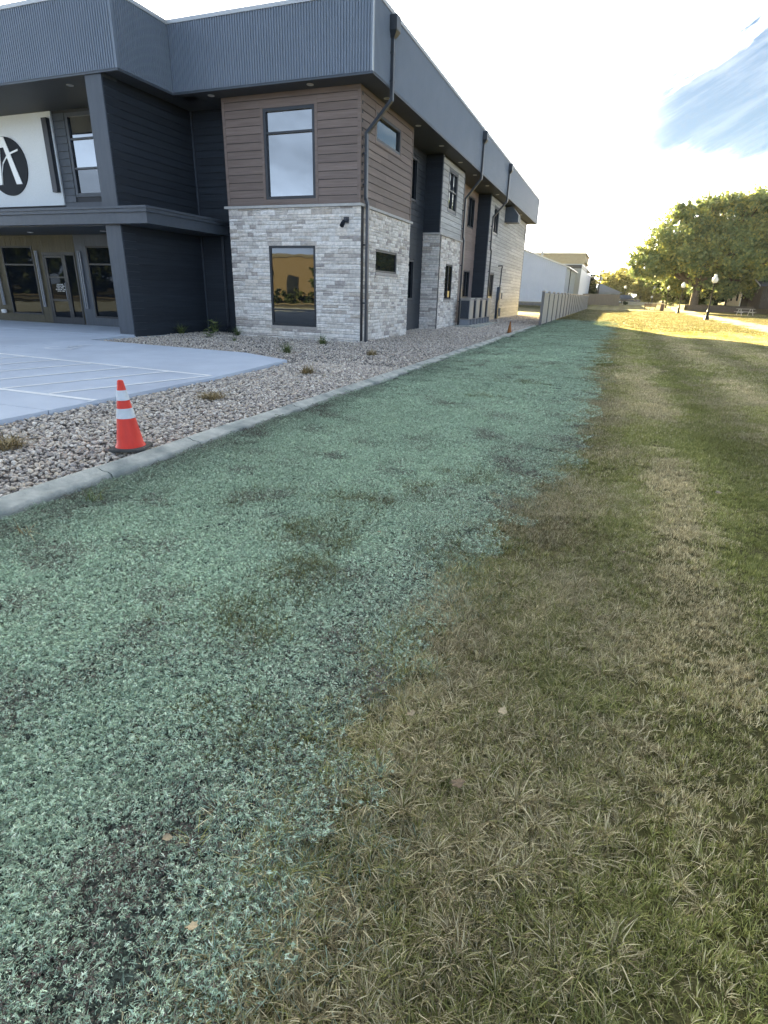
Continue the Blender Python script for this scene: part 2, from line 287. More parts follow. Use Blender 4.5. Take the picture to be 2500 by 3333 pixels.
# ------------------------------------------------------------------ object helpers
def link(o, parent=None):
    COL.objects.link(o)
    if parent is not None: o.parent = parent
    return o
def tag(o, label=None, cat=None, group=None, kind=None):
    for k, v in (('label', label), ('category', cat), ('group', group), ('kind', kind)):
        if v: o[k] = v
    return o
def empty(name, loc, rz=0.0, parent=None):
    o = bpy.data.objects.new(name, None); o.location = loc; o.rotation_euler = (0, 0, rz); o.empty_display_size = 0.2
    return link(o, parent)
class MB:
    def __init__(s): s.v = []; s.f = []; s.r = []
    def add(s, v, f, rnd=None):
        o = len(s.v); s.v += [tuple(q) for q in v]; s.f += [tuple(i + o for i in q) for q in f]
        if rnd is not None: s.r += [rnd] * len(v)
        return s
    def box(s, x0, x1, y0, y1, z0, z1, rnd=None):
        v = [(x0, y0, z0), (x1, y0, z0), (x1, y1, z0), (x0, y1, z0), (x0, y0, z1), (x1, y0, z1), (x1, y1, z1), (x0, y1, z1)]
        return s.add(v, [(0, 3, 2, 1), (4, 5, 6, 7), (0, 1, 5, 4), (1, 2, 6, 5), (2, 3, 7, 6), (3, 0, 4, 7)], rnd)
    def hexa(s, v8):
        return s.add(v8, [(0, 3, 2, 1), (4, 5, 6, 7), (0, 1, 5, 4), (1, 2, 6, 5), (2, 3, 7, 6), (3, 0, 4, 7)])
    def prism(s, poly, axis, a, b):
        """poly: 2D points in the two other axes, extruded along axis from a to b"""
        n = len(poly)
        def P(p, t): return (t, p[0], p[1]) if axis == 0 else (p[0], t, p[1]) if axis == 1 else (p[0], p[1], t)
        v = [P(p, a) for p in poly] + [P(p, b) for p in poly]
        f = [tuple(range(n))[::-1], tuple(range(n, 2 * n))] + [(i, (i + 1) % n, n + (i + 1) % n, n + i) for i in range(n)]
        return s.add(v, f)
    def tube(s, pts, rad, seg=8, cap=True):
        pts = [Vector(p) for p in pts]; n = len(pts)
        rad = rad if isinstance(rad, (list, tuple)) else [rad] * n
        v = []; f = []; ref = Vector((0.13, 0.37, 0.91)).normalized()
        for i in range(n):
            d = (pts[min(i + 1, n - 1)] - pts[max(i - 1, 0)]).normalized()
            rf = ref if abs(d.dot(ref)) < 0.95 else Vector((1, 0, 0))
            a = d.cross(rf).normalized(); b = d.cross(a)
            for k in range(seg):
                t = 2 * PI * k / seg; v.append(pts[i] + (a * math.cos(t) + b * math.sin(t)) * rad[i])
        for i in range(n - 1):
            for k in range(seg):
                f.append((i * seg + k, i * seg + (k + 1) % seg, (i + 1) * seg + (k + 1) % seg, (i + 1) * seg + k))
        if cap: f += [tuple(range(seg)), tuple(range((n - 1) * seg, n * seg))[::-1]]
        return s.add(v, f)
    def lathe(s, prof, seg=16, c=(0, 0, 0)):
        v = []; f = []; n = len(prof)
        for r, z in prof:
            for k in range(seg):
                t = 2 * PI * k / seg; v.append((c[0] + r * math.cos(t), c[1] + r * math.sin(t), c[2] + z))
        for i in range(n - 1):
            for k in range(seg): f.append((i * seg + k, i * seg + (k + 1) % seg, (i + 1) * seg + (k + 1) % seg, (i + 1) * seg + k))
        f += [tuple(range(seg))[::-1], tuple(range((n - 1) * seg, n * seg))]
        return s.add(v, f)
    def mesh(s, name, m, smooth=False):
        me = bpy.data.meshes.new(name); me.from_pydata(s.v, [], s.f); me.update()
        bm = bmesh.new(); bm.from_mesh(me); bmesh.ops.recalc_face_normals(bm, faces=bm.faces); bm.to_mesh(me); bm.free()
        if s.r and len(s.r) == len(s.v):
            a = me.attributes.new('rnd', 'FLOAT', 'POINT'); a.data.foreach_set('value', s.r)
        if m is not None: me.materials.append(M[m] if isinstance(m, str) else m)
        if smooth:
            me.polygons.foreach_set('use_smooth', [True] * len(me.polygons))
        return me
    def build(s, name, m, parent=None, loc=(0, 0, 0), rz=0.0, smooth=False):
        o = bpy.data.objects.new(name, s.mesh(name, m, smooth)); o.location = loc; o.rotation_euler = (0, 0, rz)
        return link(o, parent)
def smooth_angle(o, deg=40):
    me = o.data
    me.polygons.foreach_set('use_smooth', [True] * len(me.polygons))
    try: me.set_sharp_from_angle(angle=math.radians(deg))
    except Exception: pass
    return o
def copy_tree(o, parent=None):
    c = o.copy(); COL.objects.link(c)
    if parent is not None: c.parent = parent
    for ch in list(o.children): copy_tree(ch, c)
    return c

# value noise
def vnoise(x, y, seed=0):
    x = np.asarray(x, float); y = np.asarray(y, float)
    xi, yi = np.floor(x).astype(np.int64), np.floor(y).astype(np.int64); xf, yf = x - xi, y - yi
    def h(a, b):
        n = (a * 374761393 + b * 668265263 + seed * 1442695041) & 0x7fffffff
        n = ((n ^ (n >> 13)) * 1274126177) & 0x7fffffff
        return ((n ^ (n >> 16)) & 0xffff) / 65535.0
    u, v = xf * xf * (3 - 2 * xf), yf * yf * (3 - 2 * yf)
    return (h(xi, yi) * (1 - u) + h(xi + 1, yi) * u) * (1 - v) + (h(xi, yi + 1) * (1 - u) + h(xi + 1, yi + 1) * u) * v
def fbm(x, y, seed=0, oct=4):
    t = 0; a = 0.5; s = 0
    for i in range(oct):
        t = t + a * vnoise(np.asarray(x) * 2 ** i, np.asarray(y) * 2 ** i, seed + i * 17); s += a; a *= 0.5
    return t / s
def sstep(a, b, x):
    t = np.clip((np.asarray(x, float) - a) / (b - a), 0, 1); return t * t * (3 - 2 * t)
def hz(y):
    """far ground rises gently towards the street"""
    return float(np.interp(y, [0, 72, 84, 96, 110, 400], [0, 0, 0.25, 0.5, 0.85, 0.9]))
HYD_Y = [-40, -18.0, -17.5, -16.6, -15.7, -14.6, -12.7, -8.85, 1.1, 12.2, 23.8, 40]
HYD_X = [7.4, 7.43, 7.38, 7.42, 7.4, 7.5, 7.79, 7.87, 7.8, 8.13, 8.33, 8.4]
def hyd_edge(y): return np.interp(y, HYD_Y, HYD_X)

# ------------------------------------------------------------------ ground sheets
def grid_mesh(name, xs, ys, zf, m):
    X, Y = np.meshgrid(xs, ys); Z = zf(X, Y)
    v = np.stack([X.ravel(), Y.ravel(), Z.ravel()], 1); nx, ny = len(xs), len(ys)
    i = (np.arange(ny - 1)[:, None] * nx + np.arange(nx - 1)[None, :]).ravel()
    f = np.stack([i, i + 1, i + nx + 1, i + nx], 1)
    me = bpy.data.meshes.new(name); me.from_pydata(v.tolist(), [], f.tolist()); me.update(); me.materials.append(m)
    me.polygons.foreach_set('use_smooth', [True] * len(me.polygons))
    return link(bpy.data.objects.new(name, me))
def lawn_sheet_mat(name, green, straw, dark, bump=0.02):
    m = bpy.data.materials.new(name); m.use_nodes = True
    N, L = m.node_tree.nodes, m.node_tree.links
    p = N['Principled BSDF']; p.inputs['Roughness'].default_value = 0.9; p.inputs['Specular IOR Level'].default_value = 0.15
    g = N.new('ShaderNodeNewGeometry')
    def noise(s, d=5, st=(1, 1, 1)):
        mpn = N.new('ShaderNodeMapping'); mpn.inputs['Scale'].default_value = st; L.new(g.outputs['Position'], mpn.inputs[0])
        n = N.new('ShaderNodeTexNoise'); n.inputs['Scale'].default_value = s; n.inputs['Detail'].default_value = d; n.inputs['Roughness'].default_value = 0.65; L.new(mpn.outputs[0], n.inputs['Vector']); return n.outputs['Fac']
    def mr(v, a, b, c=0, d=1):
        r = N.new('ShaderNodeMapRange'); r.inputs[1].default_value = a; r.inputs[2].default_value = b; r.inputs[3].default_value = c; r.inputs[4].default_value = d; L.new(v, r.inputs[0]); return r.outputs[0]
    def mx(f, a, b):
        x = N.new('ShaderNodeMix'); x.data_type = 'RGBA'; L.new(f, x.inputs[0])
        for i, q in ((6, a), (7, b)):
            if isinstance(q, tuple): x.inputs[i].default_value = (*q, 1)
            else: L.new(q, x.inputs[i])
        return x.outputs[2]
    # mowing stripes run along Y
    wv = N.new('ShaderNodeTexWave'); wv.wave_type = 'BANDS'; wv.bands_direction = 'X'; wv.inputs['Scale'].default_value = 0.19; wv.inputs['Distortion'].default_value = 0.6; wv.inputs['Detail'].default_value = 2; wv.inputs['Detail Scale'].default_value = 0.3
    L.new(g.outputs['Position'], wv.inputs['Vector'])
    c = mx(mr(noise(0.35, 6, (1, 0.35, 1)), 0.42, 0.62), green, straw)
    c = mx(mr(wv.outputs['Fac'], 0.3, 0.7, 0.0, 0.45), c, tuple(a * 0.55 for a in green))
    c = mx(mr(noise(40, 6), 0.46, 0.62, 0, 0.75), c, dark)
    L.new(c, p.inputs['Base Color'])
    b = N.new('ShaderNodeBump'); b.inputs['Distance'].default_value = bump; L.new(noise(55, 8), b.inputs['Height']); L.new(b.outputs[0], p.inputs['Normal'])
    return m
M['lawn_sheet'] = lawn_sheet_mat('lawn_sheet', (0.125, 0.120, 0.038), (0.19, 0.165, 0.075), (0.05, 0.046, 0.018))
M['rough_ground'] = lawn_sheet_mat('rough_ground', (0.065, 0.066, 0.022), (0.13, 0.11, 0.055), (0.045, 0.04, 0.018))

def hyd_sheet_mat():
    m = bpy.data.materials.new('mulch_sheet'); m.use_nodes = True
    N, L = m.node_tree.nodes, m.node_tree.links
    p = N['Principled BSDF']; p.inputs['Roughness'].default_value = 0.95; p.inputs['Specular IOR Level'].default_value = 0.1
    g = N.new('ShaderNodeNewGeometry')
    def noise(s, d=6):
        n = N.new('ShaderNodeTexNoise'); n.inputs['Scale'].default_value = s; n.inputs['Detail'].default_value = d; n.inputs['Roughness'].default_value = 0.65; L.new(g.outputs['Position'], n.inputs['Vector']); return n.outputs['Fac']
    def mr(v, a, b, c=0, d=1):
        r = N.new('ShaderNodeMapRange'); r.inputs[1].default_value = a; r.inputs[2].default_value = b; r.inputs[3].default_value = c; r.inputs[4].default_value = d; L.new(v, r.inputs[0]); return r.outputs[0]
    def mx(f, a, b):
        x = N.new('ShaderNodeMix'); x.data_type = 'RGBA'; L.new(f, x.inputs[0])
        for i, q in ((6, a), (7, b)):
            if isinstance(q, tuple): x.inputs[i].default_value = (*q, 1)
            else: L.new(q, x.inputs[i])
        return x.outputs[2]
    c = mx(mr(noise(60), 0.4, 0.6), (0.03, 0.032, 0.028), (0.13, 0.165, 0.13))
    c = mx(mr(noise(7), 0.52, 0.7, 0, 0.6), c, (0.045, 0.036, 0.030))
    c = mx(mr(noise(0.9, 3), 0.55, 0.72, 0, 0.5), c, (0.04, 0.06, 0.045))
    L.new(c, p.inputs['Base Color'])
    b = N.new('ShaderNodeBump'); b.inputs['Distance'].default_value = 0.03; L.new(noise(45, 9), b.inputs['Height']); L.new(b.outputs[0], p.inputs['Normal'])
    return m
M['mulch_sheet'] = hyd_sheet_mat()

gr = MB().add([(-1500, -1500, -0.3), (1500, -1500, -0.3), (1500, 1500, -0.3), (-1500, 1500, -0.3)], [(0, 1, 2, 3)]).build('ground', 'rough_ground'); tag(gr, kind='structure')
def lawn_z(X, Y):
    h = np.interp(Y, [-60, 72, 84, 96, 110, 400], [0, 0, 0.25, 0.5, 0.85, 0.9])
    near = np.clip(1 - (Y + 18.5) / 30, 0, 1)
    return h - 0.012 - 0.05 * np.clip(1 - (X - 4.08) / .32, 0, 1) ** 1.5 * (Y < 17) + near * 0.05 * (fbm(X * 1.3, Y * 1.3, 3, 3) - 0.5) + 0.05 * (fbm(X * 0.25, Y * 0.25, 5, 2) - 0.5)
lx = np.concatenate([np.arange(4.08, 14, 0.14), np.linspace(14, 70, 40)])
ly = np.concatenate([np.linspace(-60, -20.2, 12), np.arange(-20, -6, 0.14), np.linspace(-6, 110, 120)])
tag(grid_mesh('lawn', lx, ly, lawn_z, M['lawn_sheet']), kind='structure')
tag(grid_mesh('yard', np.linspace(-60, 4.08, 12), np.linspace(36.0, 110, 40), lambda X, Y: np.interp(Y, [36, 72, 84, 96, 110], [0, 0, 0.25, 0.5, 0.85]) - 0.02, M['rough_ground']), kind='structure')
tag(grid_mesh('terrain', np.linspace(-400, 400, 9), np.array([110, 130, 200, 400, 900]), lambda X, Y: 0.85 + 0 * X, M['rough_ground']), kind='structure')
# seeded soil: wavy right edge, lies a few millimetres over the lawn sheet
ys = np.concatenate([np.arange(-22, -8, 0.045), np.arange(-8, 30, 0.25)])
U = np.linspace(0, 1, 80)
X = 4.095 + U[None, :] * ((hyd_edge(ys) + 0.35 * (fbm(ys * 1.1, ys * 0 + 3, 9, 3) - 0.5) * 0.6 - 0.05)[:, None] - 4.095); Y = np.repeat(ys[:, None], 80, 1)
Z = lawn_z(X, Y) + 0.016 + 0.030 * (fbm(X * 18, Y * 18, 21, 3) - 0.5) * np.clip(1 - (Y + 18) / 20, 0.2, 1) - 0.02 * sstep(0.97, 1, U)[None, :]
me = bpy.data.meshes.new('seeded_soil'); idx = (np.arange(len(ys) - 1)[:, None] * 80 + np.arange(79)[None, :]).ravel()
me.from_pydata(np.stack([X.ravel(), Y.ravel(), Z.ravel()], 1).tolist(), [], np.stack([idx, idx + 1, idx + 81, idx + 80], 1).tolist()); me.update(); me.materials.append(M['mulch_sheet'])
me.polygons.foreach_set('use_smooth', [True] * len(me.polygons))
tag(link(bpy.data.objects.new('seeded_soil', me)), kind='structure')
gb = MB().add([(-9, -19.6, -0.085), (3.84, -19.6, -0.085), (3.84, 38, -0.085), (-9, 38, -0.085)], [(0, 1, 2, 3)]).build('gravel_bed', 'gravel_bed'); tag(gb, kind='structure')

# concrete apron (slab with real thickness), saw-cut joints between slabs
APRON = [(1.30, -30), (1.27, -9.6), (0.96, -6.48), (-0.77, -5.65), (-6.57, -5.27), (-6.9, -3.3), (-6.9, -0.46), (-40, -0.46), (-40, -30)]
def slab(poly, z0, z1):
    return MB().prism(poly, 2, z0, z1)
pv = tag(empty('pavement', (0, 0, 0)), kind='structure')
slab([(1.30, -13.265), (1.33, -30), (-40, -30), (-40, -13.265)], -0.12, 0.02).build('concrete_slab', 'concrete', pv)
slab([(1.30, -13.25), (1.27, -9.6), (0.96, -6.48), (-0.77, -5.65), (-6.57, -5.27), (-6.57, -13.25)], -0.12, 0.02).build('concrete_slab', 'concrete', pv)
slab([(-6.585, -13.25), (-6.585, -5.27), (-6.97, -3.62), (-9, -3.62), (-40, -3.62), (-40, -13.25)], -0.12, 0.02).build('concrete_slab', 'concrete', pv)
slab([(-7.0, -3.61), (-7.0, -0.36), (-40, -0.36), (-40, -3.61)], -0.12, 0.024).build('concrete_slab', 'concrete', pv)
def stripe(p, q, w=0.10, z=0.0235):
    p, q = Vector((*p, 0)), Vector((*q, 0)); d = (q - p).normalized(); n = Vector((-d.y, d.x, 0)) * w / 2
    return [tuple((a + b) + Vector((0, 0, z))) for a, b in ((p, n), (p, -n), (q, -n), (q, n))]
rm = tag(empty('parking_markings', (0, 0, 0)), kind='structure')
zst = 0.0245
for i, (p, q) in enumerate([((-9.5, -8.88), (1.12, -9.56)), ((-9.5, -12.40), (1.27, -12.45))]):
    MB().add(stripe(p, q, 0.11, 0.0245), [(0, 1, 2, 3)]).build('painted_line', 'paint', rm)
hs = [((0.27, -12.385), (1.10, -9.63)), ((-0.72, -12.385), (0.06, -9.56)), ((-1.75, -12.385), (-1.0, -9.49)), ((-2.78, -12.385), (-2.08, -9.42)), ((-3.8, -12.385), (-3.15, -9.35)), ((-4.85, -12.385), (-4.2, -9.28)), ((-5.9, -12.385), (-5.25, -9.21)), ((-6.95, -12.385), (-6.3, -9.14))]
for p, q in hs: MB().add(stripe(p, q, 0.085, 0.0265), [(0, 1, 2, 3)]).build('painted_line', 'paint', rm)
# worn wheelchair symbol
b = MB(); cx_, cy_ = -5.25, -7.25
def ring(cx, cy, r0, r1, a0, a1, n=18):
    v = []; 
    for i in range(n + 1):
        t = a0 + (a1 - a0) * i / n; v += [(cx + r0 * math.cos(t), cy + r0 * math.sin(t), 0.0245), (cx + r1 * math.cos(t), cy + r1 * math.sin(t), 0.0245)]
    b.add(v, [(2 * i, 2 * i + 1, 2 * i + 3, 2 * i + 2) for i in range(n)])
ring(cx_, cy_ - 0.15, 0.30, 0.42, math.radians(150), math.radians(395)); ring(cx_ - 0.08, cy_ + 0.75, 0.0, 0.13, 0, 2 * PI)
for p, q in (((-0.08, 0.58), (-0.02, 0.02)), ((-0.05, 0.34), (0.27, 0.30)), ((-0.02, 0.05), (0.38, 0.03)), ((0.36, 0.03), (0.52, -0.45)), ((0.52, -0.45), (0.68, -0.40))):
    b.add(stripe((cx_ + p[0], cy_ + p[1]), (cx_ + q[0], cy_ + q[1]), 0.11, 0.0285), [(0, 1, 2, 3)])
b.build('accessible_symbol', 'worn_paint', rm)

# kerb: cast edging in short segments with open joints
kb = tag(empty('kerb', (3.96, 0, 0)), kind='structure')
prof = [(3.825, -0.14), (3.83, -0.004), (3.85, 0.022), (3.89, 0.034), (3.94, 0.026), (3.975, 0.008), (4.045, 0.004), (4.075, -0.010), (4.09, -0.05), (4.09, -0.14)]
y = -22.0; k = 0
ksegs = []
while y < 16.6:
    ln = 1.14 if k % 3 else 1.26
    if y + ln > 16.6: ln = 16.6 - y
    key = round(ln, 2)
    o = None
    b = MB(); b.prism([(p[0] - 3.96, p[1]) for p in prof], 1, 0.006, ln - 0.006)
    o = b.build('kerb_segment', 'kerb', kb, (random.uniform(-0.006, 0.006), y, random.uniform(-0.006, 0.006)))
    o.rotation_euler = (0, 0, random.uniform(-0.004, 0.004)); smooth_angle(o, 50)
    y += ln; k += 1

# lit path beside the lamps, street beyond
pth = tag(empty('path', (17.3, 0, 0)), kind='structure')
yy = -4.0
while yy < 92:
    ln = 3.0 if yy < 60 else 8.0
    zz0, zz1 = hz(yy), hz(yy + ln)
    x0, x1 = 16.35 - 17.3, 18.75 - 17.3
    MB().hexa([(x0, yy + .01, zz0 - .1), (x1, yy + .01, zz0 - .1), (x1, yy + ln - .01, zz1 - .1), (x0, yy + ln - .01, zz1 - .1), (x0, yy + .01, zz0 + .045), (x1, yy + .01, zz0 + .045), (x1, yy + ln - .01, zz1 + .045), (x0, yy + ln - .01, zz1 + .045)]).build('path_slab', 'path', pth)
    yy += ln
tag(MB().box(-60, 120, 106.5, 118, 0.70, 0.90).build('street', 'asphalt'), kind='structure')
tag(MB().box(-120, 120, -41, -33, -0.2, 0.03).build('road', 'asphalt'), kind='structure')
tag(MB().box(-120, 120, -44.5, -42.5, -0.2, 0.05).build('pavement', 'path'), kind='structure')

# ================================================================== COMMERCIAL BUILDING
BLD = empty('commercial_building', (0, 0, 0))
tag(BLD, 'large dark two storey commercial building with pale stone corner and wide ribbed fascia', 'building')
ZS, ZC, ZT, ZF0, ZF1 = 4.14, 4.22, 7.372, 7.38, 9.25
def T(kind, plane, u, yin, z):
    return (u, plane + yin, z) if kind == 'F' else (plane - yin, u, z)
def RZ(kind): return 0.0 if kind == 'F' else PI / 2
board_cache = {}
def board_mesh(L, e, m):
    key = (round(L, 2), round(e, 3), m)
    if key not in board_cache:
        b = MB(); L_ = key[0] - 0.004
        b.prism([(0.0, 0.004), (-0.030, 0.0), (-0.029, 0.010), (-0.012, e - 0.013), (0.0, e - 0.013)], 0, 0, L_)
        board_cache[key] = b.mesh('board', m)
    return board_cache[key]
def lap_wall(part, kind, plane, u0, u1, z0, z1, m, e=0.232, openings=(), seam=None, piece='board'):
    """lapped boards, each an object, hung on the part; openings are (u0,u1,z0,z1)"""
    n = max(1, round((z1 - z0) / e)); e = (z1 - z0) / n
    for i in range(n):
        za, zb = z0 + i * e, z0 + (i + 1) * e
        def put(p, q, za_, e_):
            o = bpy.data.objects.new(piece, board_mesh(q - p, e_, m)); o.location = T(kind, plane, p, 0, za_); o.rotation_euler = (0, 0, RZ(kind)); link(o, part)
        iv = [(u0, u1)]
        for o in openings:
            if min(zb, o[3]) - max(za, o[2]) > 0.02:
                nv = []
                for a, b in iv:
                    if o[1] <= a or o[0] >= b: nv.append((a, b)); continue
                    if o[0] - a > 0.04: nv.append((a, o[0]))
                    if b - o[1] > 0.04: nv.append((o[1], b))
                iv = nv
                if o[2] - za > 0.03: put(max(o[0], u0), min(o[1], u1), za, o[2] - za + .012)
                if zb - o[3] > 0.03: put(max(o[0], u0), min(o[1], u1), o[3], zb - o[3])
        for a, b in iv:
            cuts = [a]
            if seam and b - a > seam * 0.9:
                c = a + seam * (0.35 + 0.5 * ((i * 0.37) % 1))
                while c < b - 0.5: cuts.append(c); c += seam
            cuts.append(b)
            for p, q in zip(cuts[:-1], cuts[1:]): put(p, q, za, e)
def core(name, kind, plane, u0, u1, z0, z1, m, depth=0.25, openings=()):
    """solid wall behind the boards, with openings cut as separate boxes round them"""
    b = MB()
    us = sorted({u0, u1, *[max(u0, o[0]) for o in openings], *[min(u1, o[1]) for o in openings]}); 
    for a, c in zip(us[:-1], us[1:]):
        zs = [(z0, z1)]
        for o in openings:
            if o[0] < (a + c) / 2 < o[1]:
                nz = []
                for p, q in zs:
                    if o[3] <= p or o[2] >= q: nz.append((p, q)); continue
                    if o[2] > p: nz.append((p, o[2]))
                    if o[3] < q: nz.append((o[3], q))
                zs = nz
        for p, q in zs:
            P, Q = T(kind, plane, a, 0.001, p), T(kind, plane, c, depth, q)
            b.box(min(P[0], Q[0]), max(P[0], Q[0]), min(P[1], Q[1]), max(P[1], Q[1]), p, q)
    return b.build(name, m, BLD)
def lbox(b, kind, plane, u0, u1, y0, y1, z0, z1):
    P, Q = T(kind, plane, u0, y0, z0), T(kind, plane, u1, y1, z1)
    b.box(min(P[0], Q[0]), max(P[0], Q[0]), min(P[1], Q[1]), max(P[1], Q[1]), z0, z1); return b
def window(kind, plane, u0, u1, z0, z1, vs=(), hs=(), glass='glass', fw=0.07, proud=0.02, inset=0.07, sill=None, frame='frame', parent=None, casing=None, panes=None):
    """frame ring (the part) with panes, mullions and sill as its pieces"""
    b = MB()
    lbox(b, kind, plane, u0, u0 + fw, -proud, inset + 0.03, z0, z1); lbox(b, kind, plane, u1 - fw, u1, -proud, inset + 0.03, z0, z1)
    lbox(b, kind, plane, u0 + fw, u1 - fw, -proud + .002, inset + 0.03, z1 - fw, z1); lbox(b, kind, plane, u0 + fw, u1 - fw, -proud + .002, inset + 0.03, z0, z0 + fw)
    w = b.build('window', frame, parent or BLD)
    uu = [u0 + fw] + list(vs) + [u1 - fw]; zz_ = [z0 + fw] + list(hs) + [z1 - fw]
    for v in vs: lbox(MB(), kind, plane, v - 0.03, v + 0.03, -proud + .006, inset + 0.02, z0 + fw, z1 - fw).build('mullion', frame, w)
    for h in hs: lbox(MB(), kind, plane, u0 + fw, u1 - fw, -proud + .010, inset + 0.015, h - 0.03, h + 0.03).build('transom', frame, w)
    k = 0
    for a, c in zip(uu[:-1], uu[1:]):
        for p, q in zip(zz_[:-1], zz_[1:]):
            g = panes[k] if panes else glass
            lbox(MB(), kind, plane, a + (0.03 if a in vs else 0), c - (0.03 if c in vs else 0), inset - 0.012, inset, p + (0.03 if p in hs else 0), q - (0.03 if q in hs else 0)).build('pane', g, w); k += 1
    if sill:
        lbox(MB(), kind, plane, u0 - 0.02, u1 + 0.02, -0.045 if sill == 'sill' else -0.03, 0.10, z0 - 0.10, z0 - 0.002).build('sill', sill, w)
    if casing:
        b = MB(); c = 0.10
        lbox(b, kind, plane, u0 - c, u0 - .002, -0.03, 0.0, z0 - c, z1 + c); lbox(b, kind, plane, u1 + .002, u1 + c, -0.03, 0.0, z0 - c, z1 + c)
        lbox(b, kind, plane, u0 - .002, u1 + .002, -0.028, 0.0, z1 + .002, z1 + c); lbox(b, kind, plane, u0 - .002, u1 + .002, -0.028, 0.0, z0 - c, z0 - .002)
        b.build('casing', casing, w)
    return w

# ---- stone veneer
stone_units = []
for k in range(14):
    r = random.Random(k + 50); b = MB(); v = []; nx, nz = 4, 3
    # unit stone: x 0..1, z 0..1, rough face towards -y, scaled per stone
    for j in range(nz):
        for i in range(nx):
            x = i / (nx - 1); z = j / (nz - 1); ed = (i in (0, nx - 1)) or (j in (0, nz - 1))
            v.append((x + (0 if ed else r.uniform(-.08, .08)), -(r.uniform(0.45, 0.7) if ed else r.uniform(0.7, 1.15)), z + (r.uniform(-.03, .03) if not ed else 0)))
    n0 = len(v)
    per = [(i, 0) for i in range(nx)] + [(nx - 1, j) for j in range(1, nz)] + [(i, nz - 1) for i in range(nx - 2, -1, -1)] + [(0, j) for j in range(nz - 2, 0, -1)]
    for i, j in per: v.append((i / (nx - 1), 0, j / (nz - 1)))
    f = [(j * nx + i, j * nx + i + 1, (j + 1) * nx + i + 1, (j + 1) * nx + i) for j in range(nz - 1) for i in range(nx - 1)]
    L_ = len(per)
    for q in range(L_):
        a, c = per[q], per[(q + 1) % L_]
        f.append((a[1] * nx + a[0], n0 + q, n0 + (q + 1) % L_, c[1] * nx + c[0]))
    b.add(v, f); me = b.mesh('stone', 'stone'); stone_units.append((me, v, f))
def stone_layout(u0, u1, z0, z1, openings, r):
    out = []; z = z0
    while z < z1 - 0.01:
        h = r.choice([0.075, 0.095, 0.115, 0.115, 0.135, 0.155]); h = min(h, z1 - z)
        if z1 - (z + h) < 0.05: h = z1 - z
        for o in openings:                                     # courses break at heads and sills
            for e_ in (o[2], o[3]):
                if z + 0.04 < e_ < z + h + 0.03: h = e_ - z
        iv = [(u0, u1)]
        for o in openings:
            if min(z + h, o[3]) - max(z, o[2]) > 0.005:
                iv = [s for a, b in iv for s in ((a, min(b, o[0])), (max(a, o[1]), b)) if s[1] - s[0] > 0.02]
        for a, b in iv:
            u = a
            while u < b - 1e-4:
                w = r.choice([0.2, 0.28, 0.36, 0.42, 0.5, 0.6]) * r.uniform(0.9, 1.1)
                if b - (u + w) < 0.12: w = b - u
                w = min(w, b - u)
                if h > 0.125 and w > 0.3 and r.random() < 0.3:     # two thin stones instead of one
                    out += [(u, z, w, h * 0.45), (u, z + h * 0.45, w, h * 0.55)]
                else: out.append((u, z, w, h))
                u += w
        z += h
    return out
def stones(part, kind, plane, lay, r, individual):
    mass = MB()
    for (u, z, w, h) in lay:
        me, v, f = stone_units[r.randrange(len(stone_units))]
        g = 0.008; d = r.uniform(0.03, 0.072)
        if individual:
            o = bpy.data.objects.new('stone', me); o.scale = (w - g, d, h - g); o.location = T(kind, plane, u + g / 2, 0.025, z + g / 2); o.rotation_euler = (0, 0, RZ(kind)); link(o, part)
        else:
            mass.add([T(kind, plane, u + g / 2 + p[0] * (w - g), 0.025 + p[1] * d, z + g / 2 + p[2] * (h - g)) for p in v], f, r.random())
    if not individual and mass.v:
        o = mass.build('stone_veneer', 'stone_mass', part); o['kind'] = 'stuff'
def stone_wall(name, kind, plane, u0, u1, openings, seed, limit):
    r = random.Random(seed)
    part = core(name, kind, plane + (0.025 if kind == 'F' else -0.025), u0, u1, -0.12, ZS, 'dark_back', 0.22, openings)
    lay = stone_layout(u0, u1, -0.10, ZS, openings, r)
    if limit >= len(lay): stones(part, kind, plane, lay, r, True)
    elif limit: 
        lay.sort(key=lambda s: -s[2] * s[3]); stones(part, kind, plane, lay[:limit], r, True); stones(part, kind, plane, lay[limit:], r, False)
    else: stones(part, kind, plane, lay, r, False)
    return part
LW = (-3.43, -1.62, 0.375, 2.99); SW = (1.42, 3.61, 2.25, 2.99)
stone_wall('stone_wall', 'F', 0.0, -4.99, 0.042, [(LW[0], LW[1], LW[2] - 0.1, LW[3])], 3, 300)
stone_wall('stone_wall', 'S', 0.0, 0.03, 5.03, [(SW[0], SW[1], SW[2] - 0.1, SW[3])], 5, 0)
stone_wall('stone_wall', 'F', 9.24, -0.80, 0.042, [], 7, 0)
V2L = (10.63, 12.03, 1.32, 2.97)
stone_wall('stone_wall', 'S', 0.0, 9.27, 13.32, [(V2L[0], V2L[1], V2L[2] - 0.1, V2L[3])], 9, 0)
# closing walls at the far ends of the stone volumes and left flank
for (x0, x1, y0, y1) in ((-0.79, -0.03, 4.90, 5.02), (-0.79, -0.03, 13.2, 13.31)):
    MB().box(x0, x1, y0, y1, -0.1, ZF0).build('return_wall', 'dark_back', BLD)
